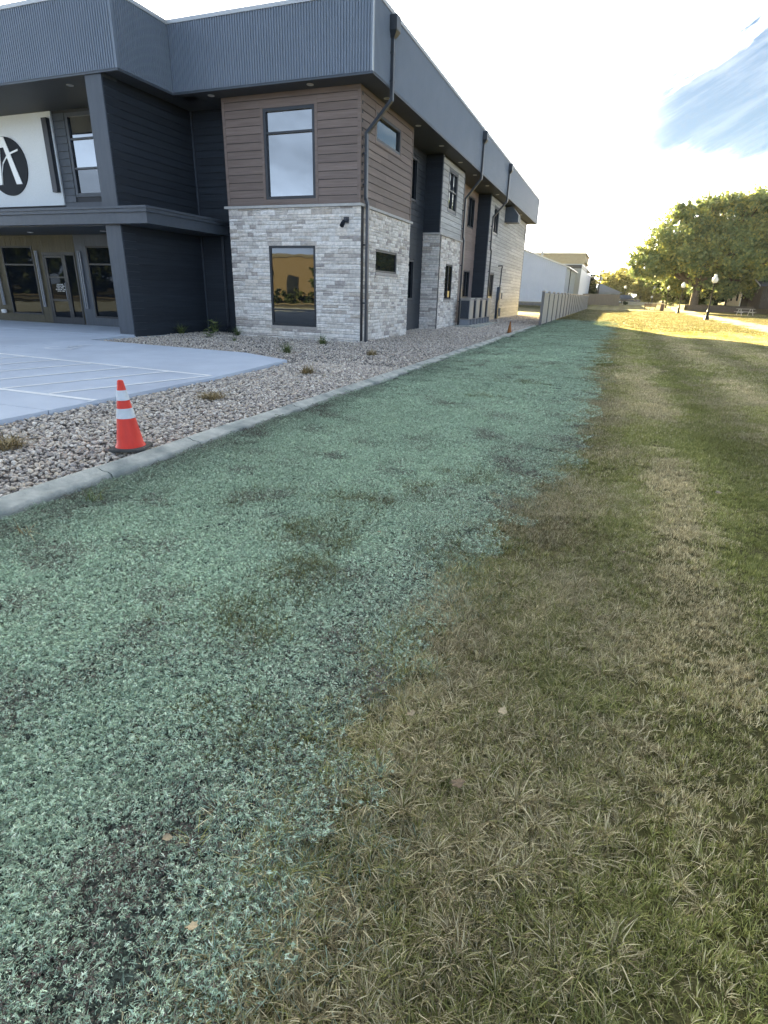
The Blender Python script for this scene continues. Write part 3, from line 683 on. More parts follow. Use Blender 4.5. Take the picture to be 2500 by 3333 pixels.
# ledge caps
def ledge(pts, name='ledge'):
    b = MB()
    for (x0, x1, y0, y1) in pts: b.box(x0, x1, y0, y1, ZS + .002, ZC)
    b.build(name, 'cap_stone', BLD)
ledge([(-5.10, 0.09, -0.09, 0.05), (-0.05, 0.09, 0.052, 5.11)])
ledge([(-0.79, 0.09, 9.15, 9.29), (-0.05, 0.09, 9.292, 13.38)])
window('F', 0.0, *LW, hs=[0.92], glass='glass_low', fw=0.075, proud=0.0, inset=0.05, sill='sill', parent=None)
window('S', 0.0, *SW, glass='glass_low', fw=0.07, proud=-0.01, inset=0.06, sill='sill')
window('S', 0.0, *V2L, vs=[11.33], glass='glass_dark', fw=0.07, proud=-0.01, inset=0.06, sill='sill')

# ---- corner volume, brown boards
UW = (-3.44, -1.57, 4.40, 6.98); USW = (1.30, 3.63, 6.21, 6.99)
w_ = core('brown_wall', 'F', 0.02, -4.99, -0.001, ZC, ZT, 'dark_back', 0.2, [UW])
lap_wall(w_, 'F', 0.02, -4.89, -0.09, ZC + .02, 7.23, 'brown_board', 0.232, [(UW[0] - .1, UW[1] + .1, UW[2] - .1, UW[3] + .1)])
b = MB(); b.box(-4.99, -4.89, -0.012, 0.02, ZC, ZT).box(-0.09, 0.012, -0.012, 0.02, ZC, ZT).box(-4.89, -0.09, -0.010, 0.02, 7.23, ZT); b.build('trim', 'brown_board', w_)
w_ = core('brown_wall', 'S', -0.02, 0.222, 5.03, ZC, ZT, 'dark_back', 0.2, [USW])
lap_wall(w_, 'S', -0.02, 0.09, 4.94, ZC + .02, 7.23, 'brown_board', 0.232, [(USW[0] - .1, USW[1] + .1, USW[2] - .1, USW[3] + .1)], seam=3.6)
b = MB(); b.box(-0.02, 0.012, 0.021, 0.09, ZC, ZT).box(-0.02, 0.012, 4.94, 5.03, ZC, ZT).box(-0.02, 0.010, 0.09, 4.94, 7.23, ZT); b.build('trim', 'brown_board', w_)
window('F', 0.02, *UW, hs=[6.30], glass='glass', casing='brown_board', fw=0.09)
window('S', -0.02, *USW, glass='glass', casing='brown_board', fw=0.08)

# ---- first recess: dark boards, window pairs
R1 = [(6.5, 7.95, 5.32, 6.94), (6.5, 7.98, 1.30, 2.98)]
w_ = core('dark_wall', 'S', -0.80, 5.0, 9.24, -0.1, ZT, 'dark_back', 0.2, R1)
lap_wall(w_, 'S', -0.80, 5.0, 9.22, -0.05, 7.3, 'dark_board', 0.232, [(o[0] - .05, o[1] + .05, o[2] - .05, o[3] + .05) for o in R1])
for o in R1: window('S', -0.80, *o, vs=[(o[0] + o[1]) / 2], glass='glass_dark', proud=0.04)
# ---- second volume: dark end face over stone, pale boards on the side
w_ = core('dark_wall', 'F', 9.26, -0.80, -0.005, ZC, ZT, 'dark_back', 0.2)
lap_wall(w_, 'F', 9.26, -0.80, -0.02, ZC, 7.3, 'dark_board', 0.232)
V2U = (10.45, 11.90, 5.32, 6.95)
w_ = core('pale_wall', 'S', -0.02, 9.462, 13.3, ZC, ZT, 'dark_back', 0.2, [V2U])
lap_wall(w_, 'S', -0.02, 9.34, 13.25, ZC + .01, 7.3, 'pale_board', 0.232, [(V2U[0] - .06, V2U[1] + .06, V2U[2] - .06, V2U[3] + .06)])
b = MB(); b.box(-0.02, 0.012, 9.25, 9.34, ZC, ZT).box(-0.02, 0.012, 13.25, 13.34, ZC, ZT); b.build('trim', 'grey_trim', w_)
window('S', -0.02, *V2U, vs=[11.17], hs=[6.15], glass='glass', casing='grey_trim')
# ---- second recess: taupe boards
R2 = [(17.7, 19.15, 5.34, 6.95), (17.66, 19.15, 1.40, 2.95)]
w_ = core('taupe_wall', 'S', -0.80, 13.3, 20.2, -0.1, ZT, 'taupe_board', 0.2, R2)
lap_wall(w_, 'S', -0.80, 13.3, 20.1, -0.05, 7.3, 'taupe_board', 0.464, [(o[0] - .05, o[1] + .05, o[2] - .05, o[3] + .05) for o in R2])
for o in R2: window('S', -0.80, *o, vs=[(o[0] + o[1]) / 2], glass='glass_dark', proud=0.04)
# ---- third volume
w_ = core('dark_wall', 'F', 20.15, -0.80, -0.005, -0.1, ZT, 'dark_back', 0.2)
lap_wall(w_, 'F', 20.15, -0.80, -0.02, -0.05, 7.3, 'dark_board', 0.232)
V3 = [(21.55, 23.0, 5.34, 6.85), (21.65, 23.05, 1.43, 2.94)]
w_ = core('pale_wall', 'S', -0.02, 20.36, 35.69, -0.1, ZT, 'dark_back', 0.2, V3)
lap_wall(w_, 'S', -0.02, 20.24, 35.6, -0.04, 7.3, 'pale_board', 0.232, [(o[0] - .06, o[1] + .06, o[2] - .06, o[3] + .06) for o in V3], seam=5.2)
b = MB(); b.box(-0.02, 0.014, 20.14, 20.24, -0.1, ZT).box(-0.02, 0.014, 35.6, 35.70, -0.1, ZT); b.build('trim', 'grey_trim', w_)
for o, g in zip(V3, ('glass_dark', 'glass_dark')): window('S', -0.02, *o, vs=[(o[0] + o[1]) / 2], glass=g, casing='grey_trim')
MB().box(-20, -0.3, 35.5, 35.7, -0.1, ZT).build('end_wall', 'pale_board', BLD)
for i in range(6): MB().box(-0.03, 0.03, 34.75, 35.2, 6.05 + i * .13, 6.13 + i * .13).build('louvre', 'dark_trim', BLD)
# hood on the far wall
b = MB(); b.hexa([(0.0, 25.2, 6.33), (0.93, 25.2, 6.33), (0.93, 26.15, 6.33), (0, 26.15, 6.33), (0.0, 25.2, 7.30), (0.35, 25.2, 7.30), (0.35, 26.15, 7.30), (0, 26.15, 7.30)])
b.v = [(0.0, 25.2, 6.33), (0.93, 25.2, 6.33), (0.93, 26.15, 6.33), (0, 26.15, 6.33), (0.0, 25.2, 7.30), (0.45, 25.2, 7.30), (0.45, 26.15, 7.30), (0, 26.15, 7.30), (0.93, 25.2, 6.78), (0.93, 26.15, 6.78)]
b.f = [(0, 3, 2, 1), (4, 5, 6, 7), (0, 1, 8, 5, 4), (2, 3, 7, 6, 9), (1, 2, 9, 8), (8, 9, 6, 5), (3, 0, 4, 7)]
b.build('vent_hood', 'grey_trim', BLD)
# electric service: mast, meter cans, boxes
b = MB(); b.tube([(0.05, 24.3, 3.50), (0.22, 24.7, 3.53), (0.22, 24.85, 3.50), (0.16, 25.0, 3.3), (0.14, 25.0, 1.9)], 0.045, 8); b.build('service_mast', 'dark_trim', BLD)
b = MB(); b.box(0.014, 0.22, 24.75, 25.15, 1.25, 2.15); mt = b.build('meter_box', 'grey_trim', BLD)
b = MB(); b.box(0.014, 0.18, 25.3, 25.55, 1.25, 1.8); b.box(0.014, 0.2, 26.0, 26.2, 1.35, 1.75); b.build('meter_can', 'ac_side', mt)
b = MB(); b.box(0.014, 0.16, 24.8, 25.1, 0.0, 1.25); b.tube([(0.1, 25.3, -0.05), (0.1, 25.3, 1.26)], 0.05, 8); b.build('conduit', 'ac_grille', mt)
b = MB(); b.box(0.014, 0.25, 25.6, 25.95, 0.15, 0.72); b.build('junction_box', 'ac_side', mt)

# ---- fascia: ribbed metal band
def ribbed(kind, plane, u0, u1, z0, z1, name='fascia_panel', pitch=0.09, m='fascia', parent=None, d=0.030):
    v = []; f = []; n = max(1, int(round((u1 - u0) / pitch))); p = (u1 - u0) / n
    pts = []
    for i in range(n):
        a = u0 + i * p; pts += [(a, 0), (a + p * .38, 0), (a + p * .5, -d), (a + p * .88, -d)]
    pts.append((u1, 0))
    for u, y_ in pts: v += [T(kind, plane, u, y_, z0), T(kind, plane, u, y_, z1)]
    f = [(2 * i, 2 * i + 2, 2 * i + 3, 2 * i + 1) for i in range(len(pts) - 1)]
    return MB().add(v, f).build(name, m, parent or BLD)
FX, FY, AY, BX, FE = 0.69, -0.76, -3.06, -6.31, 36.72
SX0 = -40.0
fp = ribbed('F', FY, BX + .02, FX, ZF0, ZF1); ribbed('S', FX, FY, FE, ZF0, ZF1); ribbed('S', BX, AY, FY, ZF0, ZF1); ribbed('F', AY, -26, BX, ZF0, ZF1)
# fascia body behind the sheet, soffit and roof deck
b = MB(); b.box(-26, BX - .022, AY + .02, 0.6, ZF0 + .012, ZF1 - .02).box(BX - .022, FX - .022, FY + .02, 0.6, ZF0 + .014, ZF1 - .022).box(-20, FX - .022, 0.6, FE - .02, ZF0 + .016, ZF1 - .024)
b.build('roof', 'roof', BLD)
def sof(x0, x1, y0, y1): return MB().box(x0, x1, y0, y1, ZF0 - .004, ZF0 + .008)
sof(-26, BX, AY, -0.45).build('soffit', 'soffit', BLD); sof(BX, FX, FY, 0.02).build('soffit', 'soffit', BLD); sof(-0.85, FX, 0.024, FE).build('soffit', 'soffit', BLD)
sof(-7.0, BX + .6, -0.44, 1.2).build('soffit', 'soffit', BLD); sof(-5.7, -4.97, 0.03, 1.2).build('soffit', 'soffit', BLD)
MB().box(-0.6, FX - .01, FE - 0.03, FE, ZF0, ZF1).build('end_fascia', 'fascia', BLD)
# drip edge and coping
b = MB(); e_ = 0.03
b.box(-26, BX + e_, AY - e_, AY + 0.004, ZF0 - .035, ZF0 + .03).box(BX - .004, BX + e_, AY + .004, FY - e_, ZF0 - .035, ZF0 + .03).box(BX - .004, FX + e_, FY - e_, FY + .004, ZF0 - .035, ZF0 + .03).box(FX - .004, FX + e_, FY + .004, FE, ZF0 - .035, ZF0 + .03)
b.build('drip_edge', 'grey_trim', BLD)
b = MB(); e_ = 0.05
b.box(-26, BX + e_, AY - e_, AY + .2, ZF1 - .07, ZF1 + .035).box(BX - .2, BX + e_, AY + .2, FY - e_, ZF1 - .07, ZF1 + .035).box(BX - .2, FX + e_, FY - e_, FY + .2, ZF1 - .07, ZF1 + .035).box(FX - .2, FX + e_, FY + .2, FE + e_, ZF1 - .07, ZF1 + .035)
b.build('coping', 'coping', BLD)
MB().box(FX - .05, FX + .026, FY - .026, FY + .055, ZF0 + .03, ZF1 - .07).build('corner_trim', 'coping', BLD); MB().box(BX - .05, BX + .026, AY - .026, AY + .055, ZF0 + .03, ZF1 - .07).build('corner_trim', 'fascia', BLD)
# recessed soffit lights
for (x, y_) in [(-8.88, -2.41), (-5.14, -0.32), (-1.51, -0.36), (0.27, 1.5), (0.27, 4.74), (0.27, 7.9), (0.27, 11.19), (0.27, 14.29), (0.27, 17.47), (0.27, 20.6), (0.27, 23.8), (0.27, 27.0), (0.27, 30.2)]:
    MB().lathe([(0.085, 0), (0.105, -0.012), (0.11, -0.004), (0.11, 0.0)], 14).build('downlight', 'lamp_disc', BLD, (x, y_, ZF0 - .006))
# ---- downspouts with leader heads
def downspout(y0, y1, zbot, yb=None):
    s = 0.055
    b = MB()
    def seg(p, q, w=0.06, d=0.045):
        p, q = Vector(p), Vector(q); dr = (q - p).normalized(); a = Vector((0, 1, 0)); a = (a - dr * a.dot(dr)).normalized() * w; c = dr.cross(a).normalized() * d
        b.hexa([p - a - c, p + a - c, p + a + c, p - a + c, q - a - c, q + a - c, q + a + c, q - a + c])
    seg((FX + .085, y0, 8.62), (FX + .085, y0, 7.02)); seg((FX + .085, y0, 7.06), (0.10, y1, 6.16)); seg((0.10, y1, 6.20), (0.10, y1, ZC + .12)); seg((0.10, y1, ZC + .16), (0.165, y1, ZC - .02)); seg((0.165, y1, ZC + .0), (0.165, y1, zbot))
    ds = b.build('downspout', 'spout', BLD)
    b = MB(); b.hexa([(FX + .03, y0 - .07, 8.58), (FX + .14, y0 - .07, 8.58), (FX + .14, y0 + .07, 8.58), (FX + .03, y0 + .07, 8.58), (FX + .03, y0 - .17, 8.74), (FX + .25, y0 - .17, 8.74), (FX + .25, y0 + .17, 8.74), (FX + .03, y0 + .17, 8.74)])
    b.box(FX + .03, FX + .25, y0 - .17, y0 + .17, 8.742, 9.10); b.build('leader_head', 'spout', ds)
    b = MB()
    for z in (8.2, 7.5): b.box(FX + .03, FX + .135, y0 - .075, y0 + .075, z, z + .05)
    for z in (5.6, 4.75): b.box(0.0, 0.15, y1 - .075, y1 + .075, z, z + .05)
    for z in (3.0, 1.2): b.box(0.06, 0.215, y1 - .075, y1 + .075, z, z + .05)
    b.build('strap', 'spout', ds)
downspout(0.60, 0.27, -0.08); downspout(13.6, 13.36, -0.06); downspout(21.25, 20.75, 0.0)
# security light on the stone
b = MB(); b.box(-0.52, -0.36, -0.10, -0.03, 3.66, 3.82); sl = b.build('security_light', 'dark_trim', BLD)
b = MB(); b.tube([(-0.42, -0.1, 3.74), (-0.46, -0.22, 3.66), (-0.48, -0.26, 3.62)], 0.03, 8); b.build('arm', 'dark_trim', sl)
b = MB(); b.tube([(-0.475, -0.18, 3.69), (-0.485, -0.32, 3.55)], [0.06, 0.075], 10); b.build('lamp_head', 'black_gloss', sl)

# ---- dark flank of the entrance block and the recess wall
XE, YR, YE = -7.0, 0.95, -0.45
w_ = core('dark_wall', 'S', XE, -2.98, YR, -0.1, ZT, 'dark_back', 0.2)
lap_wall(w_, 'S', XE, -2.98, YR - .05, -0.05, 7.3, 'dark_board', 0.232)
w_ = core('dark_wall', 'F', YR, XE, -4.7, -0.1, ZT, 'dark_back', 0.2)
lap_wall(w_, 'F', YR, XE + .1, -4.75, -0.05, 7.3, 'dark_board', 0.232)
MB().box(XE + .002, XE + .05, YR - .05, YR - .002, -0.05, ZT).build('corner_trim', 'grey_trim', w_)
MB().box(-4.97, -4.9, 0.26, YR, -0.1, ZT).build('return_wall', 'dark_back', BLD)
# gutter pipe in the recess
b = MB(); b.tube([(-5.95, YR - .1, 3.36), (-5.95, YR - .1, 0.25), (-5.93, YR - .2, 0.08), (-5.92, YR - .35, 0.03)], 0.045, 8); smooth_angle(b.build('downspout', 'spout', BLD))
# pillars
for z0, z1 in ((-0.02, 3.40), (3.87, ZF0 - .005)): MB().box(-7.61, -6.99, -3.03, -2.42, z0, z1).build('pillar', 'pillar', BLD)
MB().box(-20.4, -19.8, -3.03, -2.42, -0.02, 3.40).build('pillar', 'pillar', BLD)
# canopy
b = MB(); b.box(-26, -5.72, -3.22, YR - .002, 3.39, 3.70); cp = b.build('canopy', 'grey_trim', BLD)
b = MB(); b.box(-26, -5.66, -3.28, YR - .004, 3.702, 3.80).box(-26, -5.62, -3.32, YR - .006, 3.802, 3.87); b.build('cornice', 'grey_trim', cp)
MB().box(-26, -7.02, -3.05, YE - .01, 3.355, 3.386).build('ceiling', 'soffit', cp)
for x, y_ in ((-12.89, -1.49), (-9.23, -1.56), (-16.5, -1.5)): MB().lathe([(0.085, 0), (0.105, -0.012), (0.11, 0.0)], 14).build('downlight', 'lamp_disc', cp, (x, y_, 3.352))
# ground floor entrance wall
WA, WB_ = (-16.02, -14.25, 0.33, 2.96), (-11.37, -9.3, 0.33, 2.96); DO = (-13.75, -12.0, 0.02, 2.73)
w_ = core('entrance_wall', 'F', YE + .03, -26, XE - .2, -0.1, 3.36, 'dark_back', 0.2, [WA, WB_, DO])
def panel(u0, u1, z0, z1, m='wood_panel', yy=YE, nm='panel'):
    MB().box(u0, u1, yy, yy + .028, z0, z1).build(nm, m, w_)
u = -19.9
while u < -11.96:
    v = min(u + 0.30, -11.96)
    a = [(-0.02, 3.35)]
    for o in (WA, DO):
        if u < o[1] - .01 and v > o[0] + .01:
            a = [(p, q) for p, q in ((-0.02, o[2]), (o[3], 3.35)) if q - p > 0.05]
            if u < o[0] - 0.02: 
                panel(u, o[0] - .001, -0.02, 3.35)
                u_ = o[0]
                for p, q in a: panel(u_ + .001, v - .004, p, q)
                a = []
            elif v > o[1] + 0.02:
                for p, q in a: panel(u, o[1] - .001, p, q)
                panel(o[1] + .001, v - .004, -0.02, 3.35); a = []
    for p, q in a: panel(u, v - .004, p, q)
    u += 0.30
for (p, q, r_, s_) in ((-11.95, -11.39, -0.02, 3.35), (-11.386, -9.29, -0.02, 0.325), (-11.386, -9.29, 2.965, 3.35), (-9.285, -7.2, -0.02, 3.35)): panel(p, q, r_, s_, 'pillar')
window('F', YE, *WA, hs=[2.26], glass='glass_dark', fw=0.06, proud=0.012, inset=0.06)
window('F', YE, *WB_, hs=[2.31], glass='glass_dark', fw=0.06, proud=0.012, inset=0.06)
MB().box(-25.9, -7.2, .55, .62, -.1, ZT).build('light_stop_wall', 'dark_back', BLD); MB().box(-25.9, -7.2, -.2, .55, 3.34, 3.37).build('light_stop_ceiling', 'dark_back', BLD)  # unseen dark backing added to stop light leaking through the entrance
MB().box(-4.9, -.3, .6, .66, -.1, ZT).build('light_stop_wall', 'dark_back', BLD)  # another unseen backing added to block light behind the corner windows
# door and sidelight
b = MB(); b.box(-13.75, -13.68, YE - .015, YE + .1, 0.02, 2.73).box(-12.62, -12.52, YE - .015, YE + .1, 0.02, 2.73).box(-12.07, -12.0, YE - .015, YE + .1, 0.02, 2.73).box(-13.68, -12.62, YE - .013, YE + .1, 2.62, 2.73).box(-12.52, -12.07, YE - .013, YE + .1, 2.62, 2.73).box(-12.52, -12.07, YE - .013, YE + .1, 0.02, 0.30)
df = b.build('door_frame', 'frame', BLD)
b = MB(); b.box(-13.67, -13.57, YE - .01, YE + .05, 0.03, 2.61).box(-12.73, -12.63, YE - .01, YE + .05, 0.03, 2.61).box(-13.57, -12.73, YE - .008, YE + .05, 0.03, 0.28).box(-13.57, -12.73, YE - .008, YE + .05, 0.90, 0.98).box(-13.57, -12.73, YE - .008, YE + .05, 1.78, 1.84).box(-13.57, -12.73, YE - .008, YE + .05, 2.53, 2.61)
dr = b.build('door', 'frame', BLD)
for p, q in ((0.28, 0.90), (0.98, 1.78), (1.84, 2.53)): MB().box(-13.57, -12.73, YE + .018, YE + .03, p, q).build('pane', 'glass_dark', dr)
MB().box(-12.52, -12.07, YE + .02, YE + .032, 0.30, 2.62).build('pane', 'glass_dark', df)
b = MB(); b.tube([(-12.68, YE - .01, 1.62), (-12.68, YE - .07, 1.60), (-12.68, YE - .07, 0.98), (-12.68, YE - .01, 0.96)], 0.016, 8); b.build('handle', 'ac_stand', dr)
# lettering on the glass: five centred lines of small unreadable print
b = MB(); r = random.Random(4)
for ln, words_ in enumerate(((5, 5), (8, 5), (6, 5), (3, 7, 5), (3, 3, 4))):
    tot = sum(words_) * .032 + (len(words_) - 1) * .03; u = -13.06 - tot / 2; z = 1.52 - ln * .062
    for wd in words_:
        for c in range(wd):
            k = r.choice('OHENIRLAT'); h = .038; x0 = u + .003; x1 = u + .027
            if k in 'OHNRA': b.box(x0, x0 + .007, YE + .0155, YE + .0175, z, z + h); b.box(x1 - .007, x1, YE + .0155, YE + .0175, z, z + h)
            if k in 'EIL': b.box(x0 + .002, x0 + .01, YE + .0155, YE + .0175, z, z + h)
            if k == 'T': b.box(x0 + .009, x0 + .016, YE + .0155, YE + .0175, z, z + h)
            if k in 'OERAT': b.box(x0 + .007, x1 - .007, YE + .0152, YE + .0172, z + h - .008, z + h)
            if k in 'OEL': b.box(x0 + .01, x1 - .007, YE + .0152, YE + .0172, z, z + .008)
            if k in 'HAERN': b.box(x0 + .01, x1 - .007, YE + .0152, YE + .0172, z + h * .45, z + h * .45 + .007)
            u += .032
        u += .03
b.build('lettering', 'white_letter', dr)
# slender twin bar lights either side of the door
for x in (-16.42, -14.02, -11.71):
    b = MB()
    for d in (-0.045, 0.045): b.box(x + d - .02, x + d + .02, YE - .07, YE - .03, 0.66, 2.78)
    lb = b.build('bar_light', 'ac_stand', BLD)
    b = MB(); b.box(x - .03, x + .03, YE - .03, YE - .001, 0.9, 1.0).box(x - .03, x + .03, YE - .03, YE - .001, 2.45, 2.55); b.build('bracket', 'dark_trim', lb)
MB().lathe([(0.0, -.09), (0.09, -.08), (0.11, 0.0), (0.09, 0.06), (0.0, 0.07)], 14).build('wall_sconce', 'lamp_disc', BLD, (-16.45, YE - .1, 0.42))
# upper entrance wall
YU = -0.45; U3 = (-11.40, -9.45, 4.62, 7.27)
w_ = core('upper_wall', 'F', YU + .001, -26, XE - .2, 3.88, ZT, 'dark_back', 0.2, [U3])
lap_wall(w_, 'F', YU, -11.98, -11.44, 4.45, 7.3, 'grey_trim', 0.232)
lap_wall(w_, 'F', YU, -9.42, -7.1, 4.45, 7.3, 'grey_trim', 0.232)
MB().box(-11.98, -7.1, YU - .03, YU, 3.9, 4.44).build('trim', 'grey_trim', w_)
window('F', YU, *U3, hs=[5.54, 6.47], glass='glass', fw=0.12, proud=0.03, inset=0.05, frame='grey_trim', panes=['glass_low', 'glass', 'glass'])
b = MB(); b.box(-24, -12.02, YU - .06, YU - .001, 4.36, ZT - .002); sp = b.build('white_panel', 'stucco', BLD)
MB().box(-12.34, -12.10, YU - .22, YU - .062, 4.78, 7.15).build('side_fin', 'dark_trim', BLD)
# oval emblem with a tall letter A
ox, oz, orx, orz = -14.62, 5.73, 1.04, 0.99
b = MB(); n = 48
b.v = [(ox + orx * math.cos(2 * PI * i / n), YU - .062, oz + orz * math.sin(2 * PI * i / n)) for i in range(n)] + [(ox + orx * math.cos(2 * PI * i / n), YU - .10, oz + orz * math.sin(2 * PI * i / n)) for i in range(n)]
b.f = [tuple(range(n)), tuple(range(n, 2 * n))[::-1]] + [(i, (i + 1) % n, n + (i + 1) % n, n + i) for i in range(n)]
em = b.build('emblem', 'black_gloss', sp)
def poly_slab(pts, y0, y1, name, m, parent):
    return MB().prism(pts, 1, y0, y1).build(name, m, parent)
b = MB(); b.prism([(-14.72, 6.70), (-14.53, 6.70), (-13.96, 5.12), (-14.26, 5.12)], 1, YU - .125, YU - .102)
b.prism([(-14.715, 6.70), (-14.60, 6.37), (-14.83, 6.35), (-15.06, 5.12), (-15.40, 5.12)], 1, YU - .124, YU - .102)
pts = [(-15.02, 5.14), (-14.93, 5.55), (-14.80, 5.84), (-14.58, 6.03), (-14.30, 6.16), (-13.90, 6.25)]
for p, q in zip(pts[:-1], pts[1:]):
    b.prism([(p[0], p[1] - .03), (q[0], q[1] - .03), (q[0], q[1] + .03), (p[0], p[1] + .03)], 1, YU - .1215, YU - .103)
b.build('letter', 'white_letter', em)


# ================================================================== AC CONDENSERS
MBp = MB().box(0.30, 1.42, 12.1, 18.4, -0.10, 0.03).build('equipment_pad', 'kerb'); tag(MBp, 'thin concrete pad under the row of condensers', 'concrete pad')
def condenser(loc):
    t = empty('condenser', loc)
    b = MB(); b.box(-0.28, 0.28, -0.45, 0.45, 0.32, 1.37); o = b.build('cabinet', 'ac_side', t)
    m = o.modifiers.new('bevel', 'BEVEL'); m.width = 0.07; m.segments = 3
    b = MB(); b.box(-0.235, 0.235, -0.456, -0.4515, 0.37, 1.28); b.build('coil', 'dark_trim', t)
    b = MB()
    for i in range(7): x = -0.21 + i * 0.07; b.box(x - .016, x + .016, -0.478, -0.457, 0.37, 1.28)
    b.build('coil_guard', 'ac_grille', t)
    b = MB(); b.box(-0.30, 0.30, -0.47, 0.47, 1.372, 1.42); o = b.build('top_cover', 'ac_side', t); m = o.modifiers.new('bevel', 'BEVEL'); m.width = 0.02; m.segments = 2
    for y_ in (-0.34, 0.34): MB().box(-.26, .26, y_ - .07, y_ + .07, 0.03, 0.319).build('stand', 'ac_stand', t)
    return t
CL = ['condenser nearest the stone corner with its finned face in full view', 'second condenser in the row beside the taupe wall', 'third condenser in the row beside the taupe wall', 'condenser farthest along the pad, closest to the electric meter']
c0 = condenser((0.62, 13.22, 0))
for i, yy in enumerate((13.22, 14.72, 16.22, 17.7)):
    o = c0 if i == 0 else copy_tree(c0)
    o.location = (0.62 + 0.015 * i, yy, 0); tag(o, CL[i], 'condenser', 'condensers along the side wall')

# ================================================================== TRAFFIC CONE
def cone(loc, h, rz, body, collars=True):
    t = empty('traffic_cone', loc, rz); k = h / 0.705
    def r(z): return (0.137 - (0.137 - 0.028) * ((z - 0.03) / 0.675)) * k
    b = MB(); b.lathe([(0.150 * k, 0.028), (0.140 * k, 0.05)] + [(r(z), z * k) for z in np.linspace(0.06, 0.69, 10)] + [(0.022 * k, 0.703 * k), (0.012 * k, 0.705 * k)], 28)
    smooth_angle(b.build('cone_body', body, t), 50)
    b = MB(); s = 0.182 * k; c = 0.05 * k
    b.prism([(-s + c, -s), (s - c, -s), (s, -s + c), (s, s - c), (s - c, s), (-s + c, s), (-s, s - c), (-s, -s + c)], 2, 0, 0.03); o = b.build('base', 'rubber', t)
    m = o.modifiers.new('bevel', 'BEVEL'); m.width = 0.008; m.segments = 2
    if collars:
        for z0, z1 in ((0.325, 0.425), (0.505, 0.605)):
            b = MB(); b.lathe([(r(z0) + .0005, z0 * k), (r(z0) + .003, z0 * k + .001), (r(z1) + .003, z1 * k - .001), (r(z1) + .0005, z1 * k)], 28)
            b.f = b.f[:-2]; smooth_angle(b.build('collar', 'reflective', t), 50)
    return t
c = cone((3.615, -14.20, 0.005), 0.705, math.radians(24), 'orange')
c.rotation_euler = (math.radians(-0.6), math.radians(-1.5), math.radians(24))
tag(c, 'bright orange traffic cone with two white collars beside the kerb', 'traffic cone')
tag(cone((3.80 - .01, 8.5, -0.01), 0.52, 0.3, 'dull_orange', False), 'small dull orange cone far along the gravel by the kerb', 'traffic cone')

# ================================================================== FENCES
F0, FN, FS = 16.75, 19, 3.05
fen = tag(empty('panel_fence', (4.19, F0, 0)), 'pale beige panel fence with capped posts running away behind the gravel bed', 'fence')
post_me = MB().box(-.075, .075, -.075, .075, -.1, 1.84).mesh('post', 'fence_post'); cap_b = MB(); cap_b.box(-.095, .095, -.095, .095, 1.842, 1.872); cap_b.hexa([(-.09, -.09, 1.872), (.09, -.09, 1.872), (.09, .09, 1.872), (-.09, .09, 1.872), (-.02, -.02, 1.91), (.02, -.02, 1.91), (.02, .02, 1.91), (-.02, .02, 1.91)]); cap_me = cap_b.mesh('post_cap', 'fence_panel')
b = MB()
for i in range(15): b.box(-.018, .018, .078 + i * .193, .078 + (i + 1) * .193 - .006, 0.16, 1.70)
pan_me = b.mesh('panel', 'fence_panel'); rail_me = MB().box(-.03, .03, .076, FS - .076, 1.702, 1.79).mesh('rail', 'fence_panel'); rail2_me = MB().box(-.03, .03, .076, FS - .076, 0.06, 0.158).mesh('rail', 'fence_panel')
for i in range(FN + 1):
    p = bpy.data.objects.new('post', post_me); p.location = (0, i * FS, 0); link(p, fen)
    q = bpy.data.objects.new('post_cap', cap_me); link(q, p)
    if i < FN:
        for nm, me in (('panel', pan_me), ('rail', rail_me), ('rail', rail2_me)):
            o = bpy.data.objects.new(nm, me); o.location = (0, i * FS, 0); link(o, fen)
fe2 = tag(empty('board_fence', (2.4, 93.3, 0.45)), 'brown board fence standing across the far end of the lawn', 'fence')
bm_ = MB().box(0, .145, -.012, .012, 0, 1.78).mesh('board', 'brown_fence')
for i in range(41):
    o = bpy.data.objects.new('board', bm_); o.location = (i * .148, 0.004 * (i % 2), 0); link(o, fe2)
for z in (0.3, 1.5): MB().box(0, 6.05, .02, .06, z, z + .09).build('rail', 'brown_fence', fe2)
MB().box(6.07, 6.2, -.05, .08, -.3, 1.9).build('post', 'brown_fence', fe2)

# ================================================================== OTHER BUILDINGS
wh = tag(empty('metal_warehouse', (0, 81, 0)), 'pale metal warehouse with a shallow gable beyond the pale fence', 'warehouse')
def gable_sheet(x0, x1, y, zb, eave, slope, xr, nm, m, parent, pitch=0.30):
    v = []; n = int((x1 - x0) / pitch); pts = []
    for i in range(n + 1):
        a = x0 + (x1 - x0) * i / n
        pts += [(a, 0), (a + pitch * .6, 0), (a + pitch * .7, -.03), (a + pitch * .9, -.03)]
    pts = [p for p in pts if p[0] <= x1]
    for a, d in pts:
        z = eave + slope * (min(x1 - a, a - (2 * xr - x1)))
        v += [(a, y + d, zb), (a, y + d, z)]
    return MB().add(v, [(2 * i, 2 * i + 2, 2 * i + 3, 2 * i + 1) for i in range(len(pts) - 1)]).build(nm, m, parent)
gable_sheet(-26.1, 0.12, 0, 0.75, 5.98, 0.345, -13, 'gable_wall', 'warehouse', wh)
v = []; pts = []
for i in range(72): a = i * 0.3; pts += [(a, 0), (a + .18, 0), (a + .21, .03), (a + .27, .03)]
for a, d in pts: v += [(0.12 + d, a, 0.75), (0.12 + d, a, 5.98)]
MB().add(v, [(2 * i, 2 * i + 2, 2 * i + 3, 2 * i + 1) for i in range(len(pts) - 1)]).build('side_wall', 'warehouse', wh)
b = MB(); b.box(-26.1, 0.10, .03, .3, -.1, 0.75).box(-.2, 0.10, .302, 22, -.1, 0.75); b.build('foundation', 'block_base', wh)
